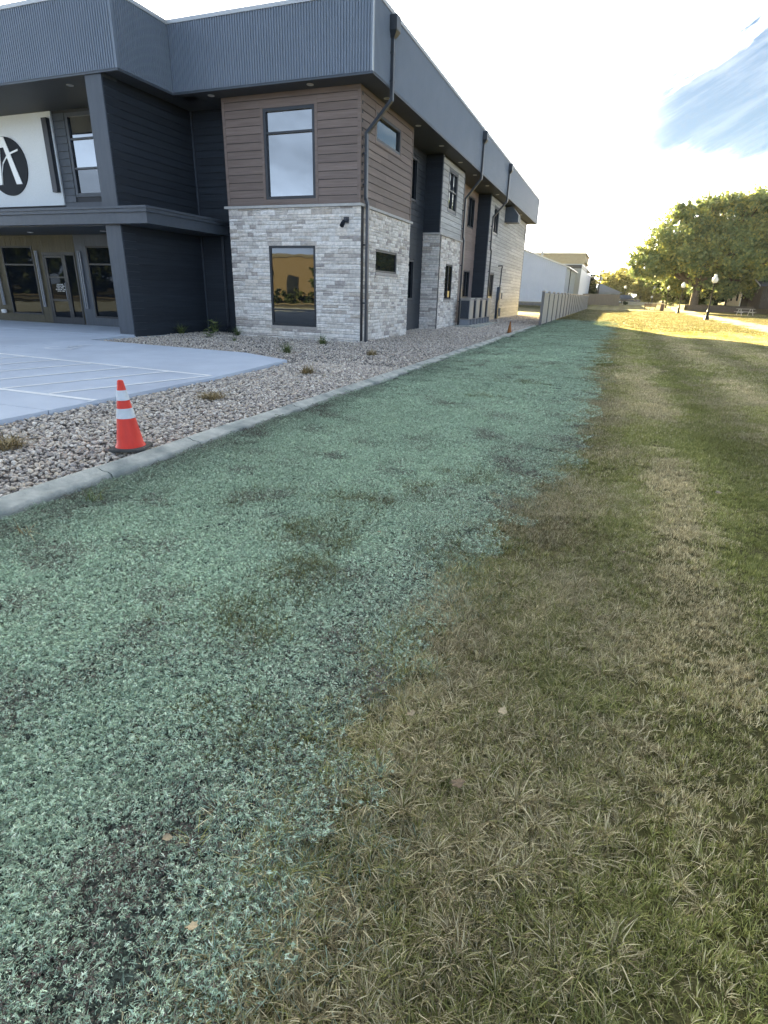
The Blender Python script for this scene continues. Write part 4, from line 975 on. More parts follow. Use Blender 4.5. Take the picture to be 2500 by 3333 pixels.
b = MB(); b.prism([(-13, 10.55), (0.55, 5.87), (0.55, 6.0), (-13, 10.70), (-26.6, 6.0), (-26.6, 5.87)], 1, -0.35, 22); b.build('roof', 'coping', wh)
MB().tube([(-4.6, 6, 6.5), (-4.6, 6, 9.1)], 0.16, 10).build('vent_pipe', 'pale_wall', wh)
MB().box(0.16, 0.28, 7.5, 7.62, .3, 5.95).build('downspout', 'dark_trim', wh)

b2 = tag(empty('flat_roofed_shed', (0, 105, 0.7)), 'pale flat roofed shed with a dark parapet band behind the warehouse', 'building')
MB().box(-9, 0.9, 0, 45, -.2, 6.1).build('wall', 'pale_wall', b2)
MB().box(-9, 0.93, -.06, 20, 6.1, 6.75).build('parapet', 'dark_trim', b2); MB().box(-9, 1.0, -.12, 45, 6.752, 6.9).build('coping', 'coping', b2)
b = MB(); b.box(-1.1, -.9, -.2, -.02, 4.6, 6.3).box(-1.2, -.8, -.3, -.02, 6.1, 6.5); b.build('leader_head', 'dark_trim', b2)
b = MB(); b.box(0.905, 0.93, 0.2, 44, 0, 6.0); b.build('side_cladding', 'warehouse', b2)
for i in range(6): MB().box(-3.0 + i * .35, -2.94 + i * .35, -.1, -.03, -.1, 1.6).build('guard_bar', 'ac_grille', b2)

bb = tag(empty('brick_building', (0, 156, 0.8)), 'tall tan brick building with arched windows behind the pale sheds', 'building')
MB().box(-32, -1.7, 0, 20, -.2, 9.6).build('wall', 'tan_brick', bb)
MB().box(-32, -1.3, -.25, 20, 9.602, 10.0).build('cornice', 'tan_brick', bb); MB().box(-32, -1.55, -.1, 20, 10.002, 11.6).build('parapet', 'tan_brick', bb); MB().box(-32, -1.3, -.3, 20, 11.602, 12.0).build('cornice', 'tan_brick', bb)
MB().box(-1.698, -0.9, 1, 15, -.2, 8.6).build('pier', 'tan_brick', bb)
for i in range(7):
    b = MB(); x = -4.9 - i * 2.05 + 0.4
    b.prism([(x - .62, 6.2), (x + .62, 6.2)] + [(x + .62 * math.cos(t), 7.9 + .62 * math.sin(t)) for t in np.linspace(0, PI, 9)], 1, -.02, .1)
    wd = b.build('window', 'glass_dark', bb)
    b = MB(); n = 9
    for j in range(n):
        t0, t1 = PI * j / n, PI * (j + .92) / n
        b.add([(x + .64 * math.cos(t0), -.05, 7.9 + .64 * math.sin(t0)), (x + .64 * math.cos(t1), -.05, 7.9 + .64 * math.sin(t1)), (x + .9 * math.cos(t1), -.05, 7.9 + .9 * math.sin(t1)), (x + .9 * math.cos(t0), -.05, 7.9 + .9 * math.sin(t0))], [(0, 1, 2, 3)])
    b.build('arch', 'tan_brick', wd)

# house at the right edge
hs = tag(empty('porch_house', (25.6, 85, 1.0)), 'cream two storey house with shaded front coloured dark brown and porch behind the big tree', 'house')
MB().box(0.02, 14, 0, 12, -.3, 6.2).build('wall', 'porch_wood_shaded', hs); MB().box(0, 0.018, 0, 12, -.3, 6.2).build('side_wall', 'cream_wall', hs)  # front of the cream house coloured dark to carry its shade
b = MB(); b.prism([(-.6, 6.05), (14.6, 6.05), (7, 12.2)], 1, -.5, 12.5); b.build('roof', 'dark_roof', hs)
b = MB(); b.prism([(-.62, 5.98), (-.62, 6.2), (7, 12.4), (14.62, 6.2), (14.62, 5.98), (7, 12.18)], 1, -.56, -.505); b.build('barge_board', 'pale_timber', hs)
MB().box(-.1, .02, -.1, -.002, 0, 6).build('downspout', 'white_letter', hs)
for x, z in ((2.2, 3.9), (5.4, 3.9), (9.0, 3.9), (2.2, .9)):
    w = MB().box(x, x + 1.0, -.08, -.002, z, z + 1.6).build('window', 'white_letter', hs); MB().box(x + .1, x + .9, -.1, -.082, z + .1, z + 1.5).build('pane', 'glass_dark', w)
for yy, z in ((2.5, 3.8), (6.5, 3.8), (2.5, .7), (7.5, .7)):
    w = MB().box(-.08, -.002, yy, yy + 1.0, z, z + 1.6).build('window', 'porch_wood_shaded', hs); MB().box(-.1, -.082, yy + .1, yy + .9, z + .1, z + 1.5).build('pane', 'glass_dark', w)
b = MB(); b.add([(0.4, -9.0, 2.75), (14, -9.0, 2.75), (14, -.01, 4.6), (0.4, -.01, 4.6), (0.4, -9.0, 2.62), (14, -9.0, 2.62), (14, -.01, 4.47), (0.4, -.01, 4.47)], [(0, 1, 2, 3), (7, 6, 5, 4), (0, 4, 5, 1), (1, 5, 6, 2), (2, 6, 7, 3), (3, 7, 4, 0)]); pr = b.build('porch_roof', 'dark_roof', hs)
b = MB(); b.add([(0.36, -9.05, 2.60), (0.36, -.01, 4.45), (0.36, -.01, 4.66), (0.36, -9.05, 2.80), (0.40, -9.05, 2.60), (0.40, -.01, 4.45), (0.40, -.01, 4.66), (0.40, -9.05, 2.80)], [(0, 1, 2, 3), (7, 6, 5, 4), (0, 4, 5, 1), (1, 5, 6, 2), (2, 6, 7, 3), (3, 7, 4, 0)]); b.build('barge_board', 'coping', pr)
for i in range(30):
    MB().box(1.0 + i * .4, 1.37 + i * .4, -8.3 + .004 * (i % 2), -8.2, -.25, 2.72).build('plank', 'porch_wood_shaded', hs)
for i in range(10): MB().box(0.93 + .002 * (i % 2), 0.99, -8.2 + i * .8, -7.42 + i * .8, -.25, 2.8 + i * .16).build('plank', 'porch_wood_shaded', hs)
rw = tag(empty('retaining_wall', (17.6, 79, 0)), 'low dark timber retaining wall in front of the porch house', 'wall')
for j in range(3):
    for i in range(5): MB().box(i * 2.6 + (j % 2) * .5, i * 2.6 + 2.58 + (j % 2) * .5, .03 * j, .22 + .03 * j, .1 + j * .3, .395 + j * .3).build('timber', 'bark', rw)
tag(MB().box(17.6, 60, 79.3, 130, -.2, .97).build('terrace', 'rough_ground'), kind='structure')

# house with grey roof far behind
gh = tag(empty('grey_roofed_house', (3.0, 158, .85)), 'low house with pale grey roof beyond the far fence', 'house')
MB().box(-.4, 5.8, 0, 9, 0, 2.2).build('wall', 'pale_wall', gh); b = MB(); b.prism([(-.8, 2.2), (6.4, 2.2), (0.0, 4.6)], 1, -.4, 9.4); b.build('roof', 'grey_roof', gh)
w = MB().box(3.4, 4.6, -.06, -.002, .9, 1.8).build('window', 'dark_trim', gh)
# utility pole
up = tag(empty('utility_pole', (3.55, 142, .85)), 'thin wooden utility pole beside the dark conifer', 'utility pole')
MB().tube([(0, 0, 0), (-.05, 0, 7.1)], [.16, .11], 8).build('pole', 'bark', up); MB().box(-1.0, 1.0, -.06, .06, 6.3, 6.45).build('crossarm', 'bark', up)
MB().lathe([(.2, 0), (.22, .1), (.22, .7), (.15, .75)], 10, (.3, 0, 4.9)).build('transformer', 'coping', up)

# ================================================================== LAMPS
def lamp(loc):
    t = empty('street_lamp', loc)
    b = MB(); b.lathe([(.24, 0), (.24, .06), (.20, .10), (.17, .30), (.125, .40), (.115, .70), (.135, .74), (.10, .80), (.085, .95)], 14); smooth_angle(b.build('base', 'cast_iron', t))
    b = MB(); b.lathe([(.065, .95), (.05, 2.80), (.07, 2.83), (.06, 2.90), (.09, 2.96), (.14, 3.0), (.15, 3.03)], 12); smooth_angle(b.build('pole', 'cast_iron', t))
    b = MB(); b.lathe([(.12, 3.035), (.19, 3.09), (.235, 3.20), (.235, 3.32), (.19, 3.44), (.12, 3.52), (.11, 3.56), (.125, 3.60), (.09, 3.68), (.03, 3.73), (.0, 3.75)], 16); smooth_angle(b.build('globe', 'globe', t), 60)
    return t
LL = [((15.70, 39.74), 'tallest looking black lamp post with white globe, nearest on the lit lawn'), ((15.64, 65.15), 'black lamp post with white globe, second along the path from the camera'),
      ((15.75, 88.7), 'black lamp post with white globe beside the litter bin'), ((15.5, 126.2), 'black lamp post with white globe standing behind the bench'), ((9.6, 122.4), 'black lamp post with white globe in front of the dark parked car')]
l0 = None
for (x, yy), lab in LL:
    if l0 is None: l0 = o = lamp((x, yy, hz(yy)))
    else: o = copy_tree(l0); o.location = (x, yy, hz(yy) - (0.35 if yy < 100 and yy > 80 else 0.3 if yy > 100 else 0))
    tag(o, lab, 'street lamp', 'lamp posts along the path')
# bench seen from behind
bz = hz(78.3)
bn = tag(empty('park_bench', (12.95, 78.3, bz), math.radians(-4)), 'brown slatted park bench seen from behind at the end of the lawn', 'bench')
for i in range(4): MB().box(-.85, .85, -.04, -.01, .45 + i * .11, .545 + i * .11).build('slat', 'bench_wood', bn)
for i in range(4): MB().box(-.85, .85, .05 + i * .12, .155 + i * .12, .42, .45).build('slat', 'bench_wood', bn)
for x in (-.7, 0, .7):
    b = MB(); b.box(x - .04, x + .04, -.005, .06, 0, .88).box(x - .04, x + .04, .44, .5, 0, .415).box(x - .04, x + .04, .061, .5, .36, .415); b.build('leg', 'cast_iron', bn)
# litter bin
lb_ = tag(empty('litter_bin', (14.45, 76.2, hz(76.2))), 'brown slatted litter bin beside the bench', 'litter bin')
MB().lathe([(.24, 0), (.27, .85)], 16).build('body', 'bin', lb_); MB().lathe([(.30, .852), (.31, .90), (.22, .98), (.1, 1.0)], 16).build('lid', 'bin', lb_)
for i in range(16):
    t = 2 * PI * i / 16; o = MB().box(-.04, .04, .262, .285, .05, .82).build('slat', 'bench_wood', lb_); o.rotation_euler = (0, 0, t)
# low planter walls and small fence near the parking
lw_ = tag(empty('planter_wall', (9.2, 99, hz(99))), 'low pale planter wall in front of the dark parked car', 'wall')
for i in range(5): MB().box(i * 1.0, i * 1.0 + .98, -.15, .15, -.1, .45 + .03 * (i % 2)).build('block', 'low_wall', lw_)
MB().box(-.02, 4.98, -.19, .19, .482, .56).build('coping', 'low_wall', lw_)
pr_ = tag(empty('rail_fence', (13.0, 86, hz(86))), 'thin dark rail fence behind the bench and bin', 'fence')
for i in range(4): MB().box(i * 1.1 - .03, i * 1.1 + .03, -.03, .03, 0, .95).build('post', 'cast_iron', pr_)
for z in (.45, .85): MB().box(-.9, 3.4, -.02, .02, z, z + .05).build('rail', 'cast_iron', pr_)
# white sign on a post
sg = tag(empty('white_sign', (19.8, 121, .9)), 'small blank white sign on a thin post by the street', 'sign')
MB().tube([(0, 0, 0), (0, 0, 1.3)], .04, 6).build('post', 'steel', sg); MB().box(-.28, .28, -.05, -.03, .95, 1.45).build('sign_plate', 'white_letter', sg)
sg2 = tag(empty('round_sign', (13.9, 98, hz(98))), 'small round white sign on a thin post beside the third lamp', 'sign')
MB().tube([(0, 0, 0), (0, 0, 1.3)], .025, 6).build('post', 'cast_iron', sg2); b = MB(); b.tube([(0, -.03, 1.45), (0, -.05, 1.45)], .2, 14); b.build('sign_plate', 'white_letter', sg2)
# picnic table with a pale A frame
pt = tag(empty('picnic_table', (22.9, 64.5, 0.05), math.radians(14)), 'weathered pale A frame picnic table in front of the house porch', 'picnic table')
for i in range(5): MB().box(-.95, .95, -.37 + i * .15, -.235 + i * .15, .74, .78).build('board', 'pale_timber', pt)
for yy in (-.78, .62):
    for i in range(2): MB().box(-.95, .95, yy + i * .09, yy + .08 + i * .09, .42, .455).build('board', 'pale_timber', pt)
for x in (-.65, .65):
    for s in (-1, 1):
        b = MB(); b.hexa([(x - .03, s * .72 - .05, 0), (x + .03, s * .72 - .05, 0), (x + .03, s * .72 + .05, 0), (x - .03, s * .72 + .05, 0), (x - .03, s * .22 - .05, .735), (x + .03, s * .22 - .05, .735), (x + .03, s * .22 + .05, .735), (x - .03, s * .22 + .05, .735)]); b.build('leg', 'pale_timber', pt)
    MB().box(x + .031, x + .07, -.8, .8, .33, .415).build('crossbeam', 'pale_timber', pt)

# ================================================================== CARS (side on, pointing +X)
def car(name, loc, rz, paint, label, suv=True):
    t = tag(empty(name, loc, rz), label, 'car')
    L_, H_ = (4.75, 1.78) if suv else (4.6, 1.45)
    lo = [(-2.35, .45), (-2.38, .80), (-2.30, 1.05), (.85, 1.08), (2.0, .98), (2.33, .82), (2.36, .5), (2.2, .32), (-2.2, .32)]
    up_ = [(-2.25, 1.05), (-2.05, H_ - .12), (-1.7, H_), (.0, H_), (.45, H_ - .06), (1.15, 1.07)] if suv else [(-1.9, 1.05), (-1.3, H_ - .06), (-.9, H_), (.2, H_), (1.2, 1.07)]
    b = MB(); b.prism(lo, 1, -.9, .9); o = b.build('body', paint, t); m = o.modifiers.new('bevel', 'BEVEL'); m.width = .06; m.segments = 2
    n = len(up_); b = MB(); v = [(x, -.84, z) if z < 1.1 else (x, -.68, z) for x, z in up_] + [(x, .84, z) if z < 1.1 else (x, .68, z) for x, z in up_]
    b.add(v, [tuple(range(n))[::-1], tuple(range(n, 2 * n))] + [(i, i + 1, n + i + 1, n + i) for i in range(n - 1)]); b.build('cabin', paint, t)
    for (x0, x1) in (((-1.95, -1.1), (-1.02, -.1), (-.02, .75)) if suv else ((-1.25, -.2), (-.12, .75))):
        for s in (-1, 1):
            b = MB(); b.add([(x0, s * .845, 1.12), (x1, s * .845, 1.12), (min(x1, .62) - .06, s * .70, H_ - .14), (x0 + .1, s * .70, H_ - .14)], [(0, 1, 2, 3)]); b.build('window', 'glass', t)
    b = MB(); b.add([(1.17, -.72, 1.09), (1.17, .72, 1.09), (.50, .6, H_ - .10), (.50, -.6, H_ - .10)], [(0, 1, 2, 3)]); b.build('windscreen', 'glass', t)
    for x in (-1.42, 1.45):
        for s in (-1, 1):
            w = MB().tube([(x, s * .70, .36), (x, s * .92, .36)], .36, 18).build('wheel', 'tyre', t); MB().tube([(x, s * .921, .36), (x, s * .935, .36)], .22, 12).build('rim', 'steel', w)
    for s in (-1, 1):
        MB().box(2.24, 2.345, s * .62 - .18, s * .62 + .18, .72, .86).build('headlight', 'globe', t); MB().box(-2.40, -2.30, s * .72 - .1, s * .72 + .1, .75, 1.0).build('tail_light', 'dull_orange', t)
        MB().box(.55, .75, s * 1.0 - .09, s * 1.0 + .09, 1.05, 1.18).build('mirror', paint, t)
    return t
car('parked_suv', (10.3, 112.0, .55), math.radians(-4), 'car_dark', 'dark blue SUV parked beyond the brown board fence')
car('parked_car', (7.7, 114.6, .85), math.radians(3), 'car_grey', 'grey car half hidden by the fence behind the dark SUV', False)
car('parked_sedan', (22.4, 116, .9), math.radians(8), 'car_dark', 'dark saloon car parked in tree shade by the big trunk', False)

# ================================================================== TREES
def crown_mesh(name, m, blobs, n_leaf, size, seed, shell=0.55, squash=1.0):
    """leaf cards in clumps: blobs are (x, y, z, r); clumps sit mostly near the blob's skin, leaves fill each clump"""
    g = np.random.default_rng(seed); vs = []; rn = []
    w = np.array([b_[3] ** 2 for b_ in blobs]); w /= w.sum()
    per_clump = 34; nc = n_leaf // per_clump
    ids = g.choice(len(blobs), nc, p=w)
    for i in ids:
        bx, by, bz_, br = blobs[i]
        d = g.normal(size=3); d /= np.linalg.norm(d)
        rr = br * (shell + (1 - shell) * g.random() ** 0.5) if g.random() < .86 else br * g.random()
        c = np.array([bx, by, bz_]) + d * rr * np.array([1, 1, .85 * squash])
        cr = br * g.uniform(.16, .30); tone = g.random()
        P = c + g.normal(size=(per_clump, 3)) * cr * np.array([.6, .6, .42])
        nrm = g.normal(size=(per_clump, 3)) + d * .8 + np.array([0, 0, .5]); nrm /= np.linalg.norm(nrm, axis=1)[:, None]
        a = np.cross(nrm, g.normal(size=(per_clump, 3))); a /= np.linalg.norm(a, axis=1)[:, None]; b_ = np.cross(nrm, a)
        s = size * g.uniform(.6, 1.25, (per_clump, 1))
        q = np.stack([P + a * s * .55, P + b_ * s * .34, P - a * s * .55, P - b_ * s * .34], 1)
        vs.append(q.reshape(-1, 3)); rn.append(np.repeat(np.clip(.6 * tone + .4 * g.random(per_clump), 0, 1), 4))
    V = np.concatenate(vs); R = np.concatenate(rn); nq = len(V) // 4
    me = bpy.data.meshes.new(name); me.vertices.add(len(V)); me.vertices.foreach_set('co', V.ravel().astype(np.float32))
    me.loops.add(nq * 4); me.polygons.add(nq); me.loops.foreach_set('vertex_index', np.arange(nq * 4, dtype=np.int32)); me.polygons.foreach_set('loop_start', np.arange(0, nq * 4, 4, dtype=np.int32)); me.update()
    at = me.attributes.new('rnd', 'FLOAT', 'POINT'); at.data.foreach_set('value', R.astype(np.float32)); me.materials.append(M[m]); me.validate()
    return me
def tree(loc, label, blobs, n_leaf, size, seed, m='leaf', trunk_r=.4, group=None, name='tree', limbs=True, fork=None):
    t = tag(empty(name, loc), label, 'tree', group)
    b = MB(); top = max(b_[2] for b_ in blobs); fk = fork or top * .35; r = random.Random(seed)
    pts = [(0, 0, -.2), (0.05, 0, .15), (.0, .05, fk * .5), (.1, 0, fk)]
    b.tube(pts, [trunk_r * 1.35, trunk_r * 1.05, trunk_r * .9, trunk_r * .8], 10)
    if limbs:
        for b_ in blobs:
            e = Vector(b_[:3]); s = Vector((.1, 0, fk * r.uniform(.8, 1.0))); mid = s.lerp(e, .5) + Vector((0, 0, r.uniform(.1, .6)))
            b.tube([s, mid, e], [trunk_r * .55, trunk_r * .33, trunk_r * .08], 6)
    smooth_angle(b.build('trunk', 'bark', t), 60)
    o = bpy.data.objects.new('crown', crown_mesh('crown', m, blobs, n_leaf, size, seed)); link(o, t)
    return t
g_ = np.random.default_rng(5)
# the big maple group, at about 100 m
bumps = [(float(g_.uniform(-8.5, 11)), float(g_.uniform(-3.5, 1)), 0, float(g_.uniform(.9, 1.7))) for _ in range(22)]
bumps = [(x_, y_, float(7.2 + 7.6 * math.sqrt(max(0.02, 1 - ((x_ - 3) / 13.0) ** 2)) - .9 - (2.2 if x_ < -5 else 0)), r_) for x_, y_, _, r_ in bumps]
big = bumps + [(-6.5, 0, 7.2, 3.6), (-7.6, .5, 6.3, 2.3), (-3.5, -1, 9.8, 4.2), (.2, 0, 11.6, 4.4), (4.2, .5, 12.3, 4.4), (-1.0, -2, 8.2, 3.9), (3.5, -2, 8.2, 4.2), (7.5, 0, 11.2, 4.2), (-4.8, 1, 6.8, 2.5), (.5, 1, 6.6, 2.8), (1.2, 1, 4.2, 2.7), (4.6, 1, 4.4, 3.0), (8.4, 1, 4.2, 2.8), (10.5, 1, 9.0, 4.0), (8.5, -1.5, 6.6, 3.4)]
tree((18.9, 81, .3), 'huge round leafy tree towering over the lamp posts, sunlit on its left', big, 58000, .46, 31, 'leaf', .62, fork=3.6)
b3 = [(-1.5, 0, 4.5, 2.3), (1.0, 0, 6.2, 2.6), (.2, .5, 3.2, 2.0)]
tree((18.3, 93.5, .5), 'smaller tree with leaning trunk under the huge round tree', b3, 9000, .42, 37, 'leaf', .36, fork=2.0)
rt = [(0, 0, 9.5, 4.0), (-2, 0, 7.5, 3.2), (3, 0, 11, 4.5), (5, 0, 8, 4.0), (1.5, -1, 13, 3.6)]
tree((30.0, 92, .9), 'tall dark tree behind the porch house at the right edge', rt, 22000, .55, 41, 'leaf_dark', .5)
for i, (loc, lab) in enumerate([((18.5, 101, .8), 'dense dark tree added to shade the porch house, nearest the retaining wall'), ((26.5, 103, .9), 'dense dark tree added to shade the side of the porch house'), ((22.5, 106, .9), 'dense dark tree added just behind the porch house to shade it')]):  # trees added behind the house to keep sunlight off it
    r = random.Random(i + 40); tree(loc, lab, [(r.uniform(-2.5, 2.5), r.uniform(-1.5, 1.5), z_, 2.9) for z_ in (2.2, 4.0, 6.0, 8.0, 9.5)], 9000, .6, 140 + i, 'leaf_dark', .35)
# distant trees, most with sunlight tinted yellow into the leaf colour
tl = [((5.5, 182, .9), 10.6, 'leaf_sun_tint', 'sunlit yellow green tree rising behind the grey roofed house'), ((11.0, 178, .9), 9.2, 'leaf_sun_tint', 'hazy yellow green tree left of the huge tree'),
      ((13.0, 128, .9), 6.4, 'leaf_sun_tint', 'sunlit bushy tree behind the bench and fourth lamp'), ((17.8, 128, .9), 6.2, 'leaf_sun_tint', 'low yellow green tree just right of the third lamp'), ((15.5, 134, .9), 5.5, 'leaf_sun_tint', 'low yellow green bush tree between the third and fourth lamps'), ((8.2, 170, .9), 9.5, 'leaf_sun_tint', 'pale yellow green tree over the parked cars'), ((22, 150, .9), 7.5, 'leaf', 'green tree at the street behind the small white sign'),
      ((1.4, 150, .9), 6.4, 'leaf_dark', 'dark conifer beside the utility pole'), ((27.5, 135, .9), 8.5, 'leaf_dark', 'dark tree behind the parked saloon')]
for i, (loc, h, m, lab) in enumerate(tl):
    r = random.Random(i + 90); n = 6
    if 'conifer' in lab: bl = [(0, 0, h * (.25 + .14 * k), h * (.24 - .035 * k)) for k in range(6)]
    elif 'bushy' in lab or 'low yellow' in lab: bl = [(r.uniform(-.42, .42) * h, r.uniform(-.2, .2) * h, h * r.uniform(.15, .75), h * r.uniform(.20, .30)) for k in range(10)]
    else: bl = [(r.uniform(-.36, .36) * h, r.uniform(-.2, .2) * h, h * r.uniform(.25, .78), h * r.uniform(.20, .30)) for k in range(9)]
    tree(loc, lab, bl, 7000, .55, 60 + i, m, .22, 'trees beyond the street')
# shrubs near the planters and the tree foot
for i, (loc, s, m, lab) in enumerate([((9.6, 97.6, hz(97.6)), .55, 'leaf_dark', 'small green shrub at the near end of the planter wall'), ((20.9, 79.6, .95), .9, 'leaf', 'bushy sunlit shrub on the terrace by the big trunk'), ((17.9, 92, .6), 1.1, 'leaf', 'low bush behind the leaning trunk')]):
    t = tag(empty('shrub', loc), lab, 'shrub'); r = random.Random(i); bl = [(r.uniform(-.5, .5) * s, r.uniform(-.3, .3) * s, s * r.uniform(.3, .7), s * r.uniform(.35, .55)) for k in range(5)]
    link(bpy.data.objects.new('foliage', crown_mesh('foliage', m, bl, 1500, .22, 80 + i)), t)
    MB().tube([(0, 0, -.1), (0, 0, s * .5)], [.05, .03], 6).build('stem', 'bark', t)

# ---- across the road, seen only in the corner windows
ob = tag(empty('street_building', (-46, -62, 0)), 'tan building across the road, mirrored in the ground floor corner window', 'building')
MB().box(0, 26, 0, 12, 0, 5.4).build('wall', 'bark', ob); MB().box(-.2, 26.2, -.2, 12.2, 5.402, 5.7).build('roof', 'dark_roof', ob)
for i in range(6): MB().box(2 + i * 4, 3.6 + i * 4, 12.002, 12.06, .8, 3.2).build('window', 'glass_dark', ob)
for i, x_ in enumerate(np.arange(-96, -40, 8.0)):  # tall unbroken row added out of view to darken the entrance reflection
    r = random.Random(i + 300); bl = [(r.uniform(-3.5, 3.5), r.uniform(-1.5, 1.5), z_, 3.2) for z_ in (1.8, 3.5, 5.5, 7.5, 9.0, 10.5)]
    tree((float(x_), -47 - r.uniform(0, 3), 0), ['first', 'second', 'third', 'fourth', 'fifth', 'sixth', 'seventh'][i] + ' dense dark tree from the far end of the unseen row added to darken the entrance glass', bl, 2600, 1.1, 320 + i, 'leaf_dark', .3, 'added dark trees in the row beyond the road')
hd = tag(empty('hedge', (-20, -46.5, 0)), 'dark clipped hedge across the road behind the camera', 'hedge')
link(bpy.data.objects.new('foliage', crown_mesh('foliage', 'leaf_dark', [(x_, 0, z_, 1.0) for x_ in np.arange(-24, 24, 1.1) for z_ in (.2, .8)], 9000, .4, 177)), hd)
for i, (x, yy) in enumerate(((-20, -50), (-36.4, -50), (-8, -52), (-26.6, -50), (8, -55))):
    r = random.Random(i + 7); bl = [(r.uniform(-2.4, 2.4), r.uniform(-2, 2), r.uniform(2.2, 4.6), r.uniform(1.3, 1.9)) for k in range(7)]
    tree((x, yy, 0), ['round', 'wide', 'tall', 'slender', 'stocky'][i] + ' street tree across the road behind the camera', bl, 5000, .6, 120 + i, 'leaf_dark', .3, 'trees across the road')

# ================================================================== SCATTERED GROUND COVER
def src_collection(name, meshes):
    c = bpy.data.collections.new(name)
    for i, me in enumerate(meshes):
        o = bpy.data.objects.new('%s_%02d' % (name, i), me); c.objects.link(o)
    return c
def scatter(name, P, rot, scl, idx, coll, attrs):
    n = len(P); me = bpy.data.meshes.new(name); me.vertices.add(n); me.vertices.foreach_set('co', np.asarray(P, np.float32).ravel())
    def av(nm, typ, arr, key='value'):
        a = me.attributes.new(nm, typ, 'POINT'); a.data.foreach_set(key, arr)
    av('rot', 'FLOAT_VECTOR', np.asarray(rot, np.float32).ravel(), 'vector'); av('scl', 'FLOAT_VECTOR', np.asarray(scl, np.float32).ravel(), 'vector'); av('pick', 'INT', np.asarray(idx, np.int32))
    for k, v in attrs.items(): av(k, 'FLOAT', np.asarray(v, np.float32))
    o = link(bpy.data.objects.new(name, me))
    ng = bpy.data.node_groups.new(name, 'GeometryNodeTree'); ng.interface.new_socket('Geometry', in_out='INPUT', socket_type='NodeSocketGeometry'); ng.interface.new_socket('Geometry', in_out='OUTPUT', socket_type='NodeSocketGeometry')
    N, L = ng.nodes, ng.links
    gi, go = N.new('NodeGroupInput'), N.new('NodeGroupOutput'); ip = N.new('GeometryNodeInstanceOnPoints'); ci = N.new('GeometryNodeCollectionInfo')
    ci.inputs['Collection'].default_value = coll; ci.inputs['Separate Children'].default_value = True; ci.inputs['Reset Children'].default_value = True
    def na(nm, typ):
        a = N.new('GeometryNodeInputNamedAttribute'); a.data_type = typ; a.inputs['Name'].default_value = nm; return a.outputs['Attribute']
    L.new(gi.outputs[0], ip.inputs['Points']); L.new(ci.outputs[0], ip.inputs['Instance']); ip.inputs['Pick Instance'].default_value = True
    L.new(na('pick', 'INT'), ip.inputs['Instance Index']); L.new(na('rot', 'FLOAT_VECTOR'), ip.inputs['Rotation']); L.new(na('scl', 'FLOAT_VECTOR'), ip.inputs['Scale'])
    L.new(ip.outputs[0], go.inputs[0])
    md = o.modifiers.new('scatter', 'NODES'); md.node_group = ng
    o['kind'] = 'stuff'
    return o
def np_mesh(name, V, F3, attrs, m):
    me = bpy.data.meshes.new(name); nt = len(F3)
    me.vertices.add(len(V)); me.vertices.foreach_set('co', V.astype(np.float32).ravel()); me.loops.add(nt * 3); me.polygons.add(nt)
    me.loops.foreach_set('vertex_index', F3.astype(np.int32).ravel()); me.polygons.foreach_set('loop_start', np.arange(0, nt * 3, 3, dtype=np.int32)); me.update()
    for k, v in attrs.items():
        a = me.attributes.new(k, 'FLOAT', 'POINT'); a.data.foreach_set('value', v.astype(np.float32))
    me.materials.append(m); me.validate(); return me

# ---- blades
def blades(g, n, size, hmin, hmax, wid, lean, bend, m, tuft_n=0, tuft_r=.012):
    h = g.uniform(hmin, hmax, n); a = g.uniform(0, 2 * PI, n)
    if tuft_n:
        nc = max(3, n // tuft_n); cx_, cy_ = g.uniform(-size / 2, size / 2, nc), g.uniform(-size / 2, size / 2, nc); ch_ = g.uniform(.6, 1.2, nc); ci = g.integers(0, nc, n); rr = np.abs(g.normal(0, tuft_r, n))
        x = cx_[ci] + np.cos(a) * rr; y = cy_[ci] + np.sin(a) * rr; a = a + g.normal(0, .7, n); h = h * ch_[ci]
    else: x = g.uniform(-size / 2, size / 2, n); y = g.uniform(-size / 2, size / 2, n)
    dx, dy = np.cos(a), np.sin(a); ln = g.uniform(*lean, n); bd = g.uniform(*bend, n); w = wid * g.uniform(.6, 1.3, n)
    px, py = -dy, dx; V = np.zeros((n, 7, 3))
    for k, (t, ww) in enumerate(((0, 1.0), (.45, .85), (.8, .5))):
        off = h * (ln * t + bd * t * t); z = h * (t - .35 * bd * t * t) * np.sqrt(np.maximum(0.06, 1 - np.minimum(.94, (ln + bd * t) ** 2 * .5)))
        cx, cy = x + dx * off, y + dy * off
        V[:, 2 * k, :] = np.stack([cx + px * w * ww / 2, cy + py * w * ww / 2, z], 1); V[:, 2 * k + 1, :] = np.stack([cx - px * w * ww / 2, cy - py * w * ww / 2, z], 1)
    off = h * (ln + bd); z = h * (1 - .35 * bd) * np.sqrt(np.maximum(.05, 1 - np.minimum(.95, (ln + bd) ** 2 * .5)))
    V[:, 6, :] = np.stack([x + dx * off, y + dy * off, z], 1)
    f = np.array([(0, 1, 3), (0, 3, 2), (2, 3, 5), (2, 5, 4), (4, 5, 6)]); F = (np.arange(n)[:, None, None] * 7 + f[None]).reshape(-1, 3)
    tone = g.random(n) if not tuft_n else np.clip(.55 * g.random(nc)[ci] + .45 * g.random(n), 0, 1)
    r = np.repeat(tone, 7); r2 = np.repeat(g.random(n), 7); hh = np.tile(np.array([0, 0, .45, .45, .8, .8, 1.0]), n)
    return V.reshape(-1, 3), F, dict(rnd=r, rnd2=r2, tip=hh)
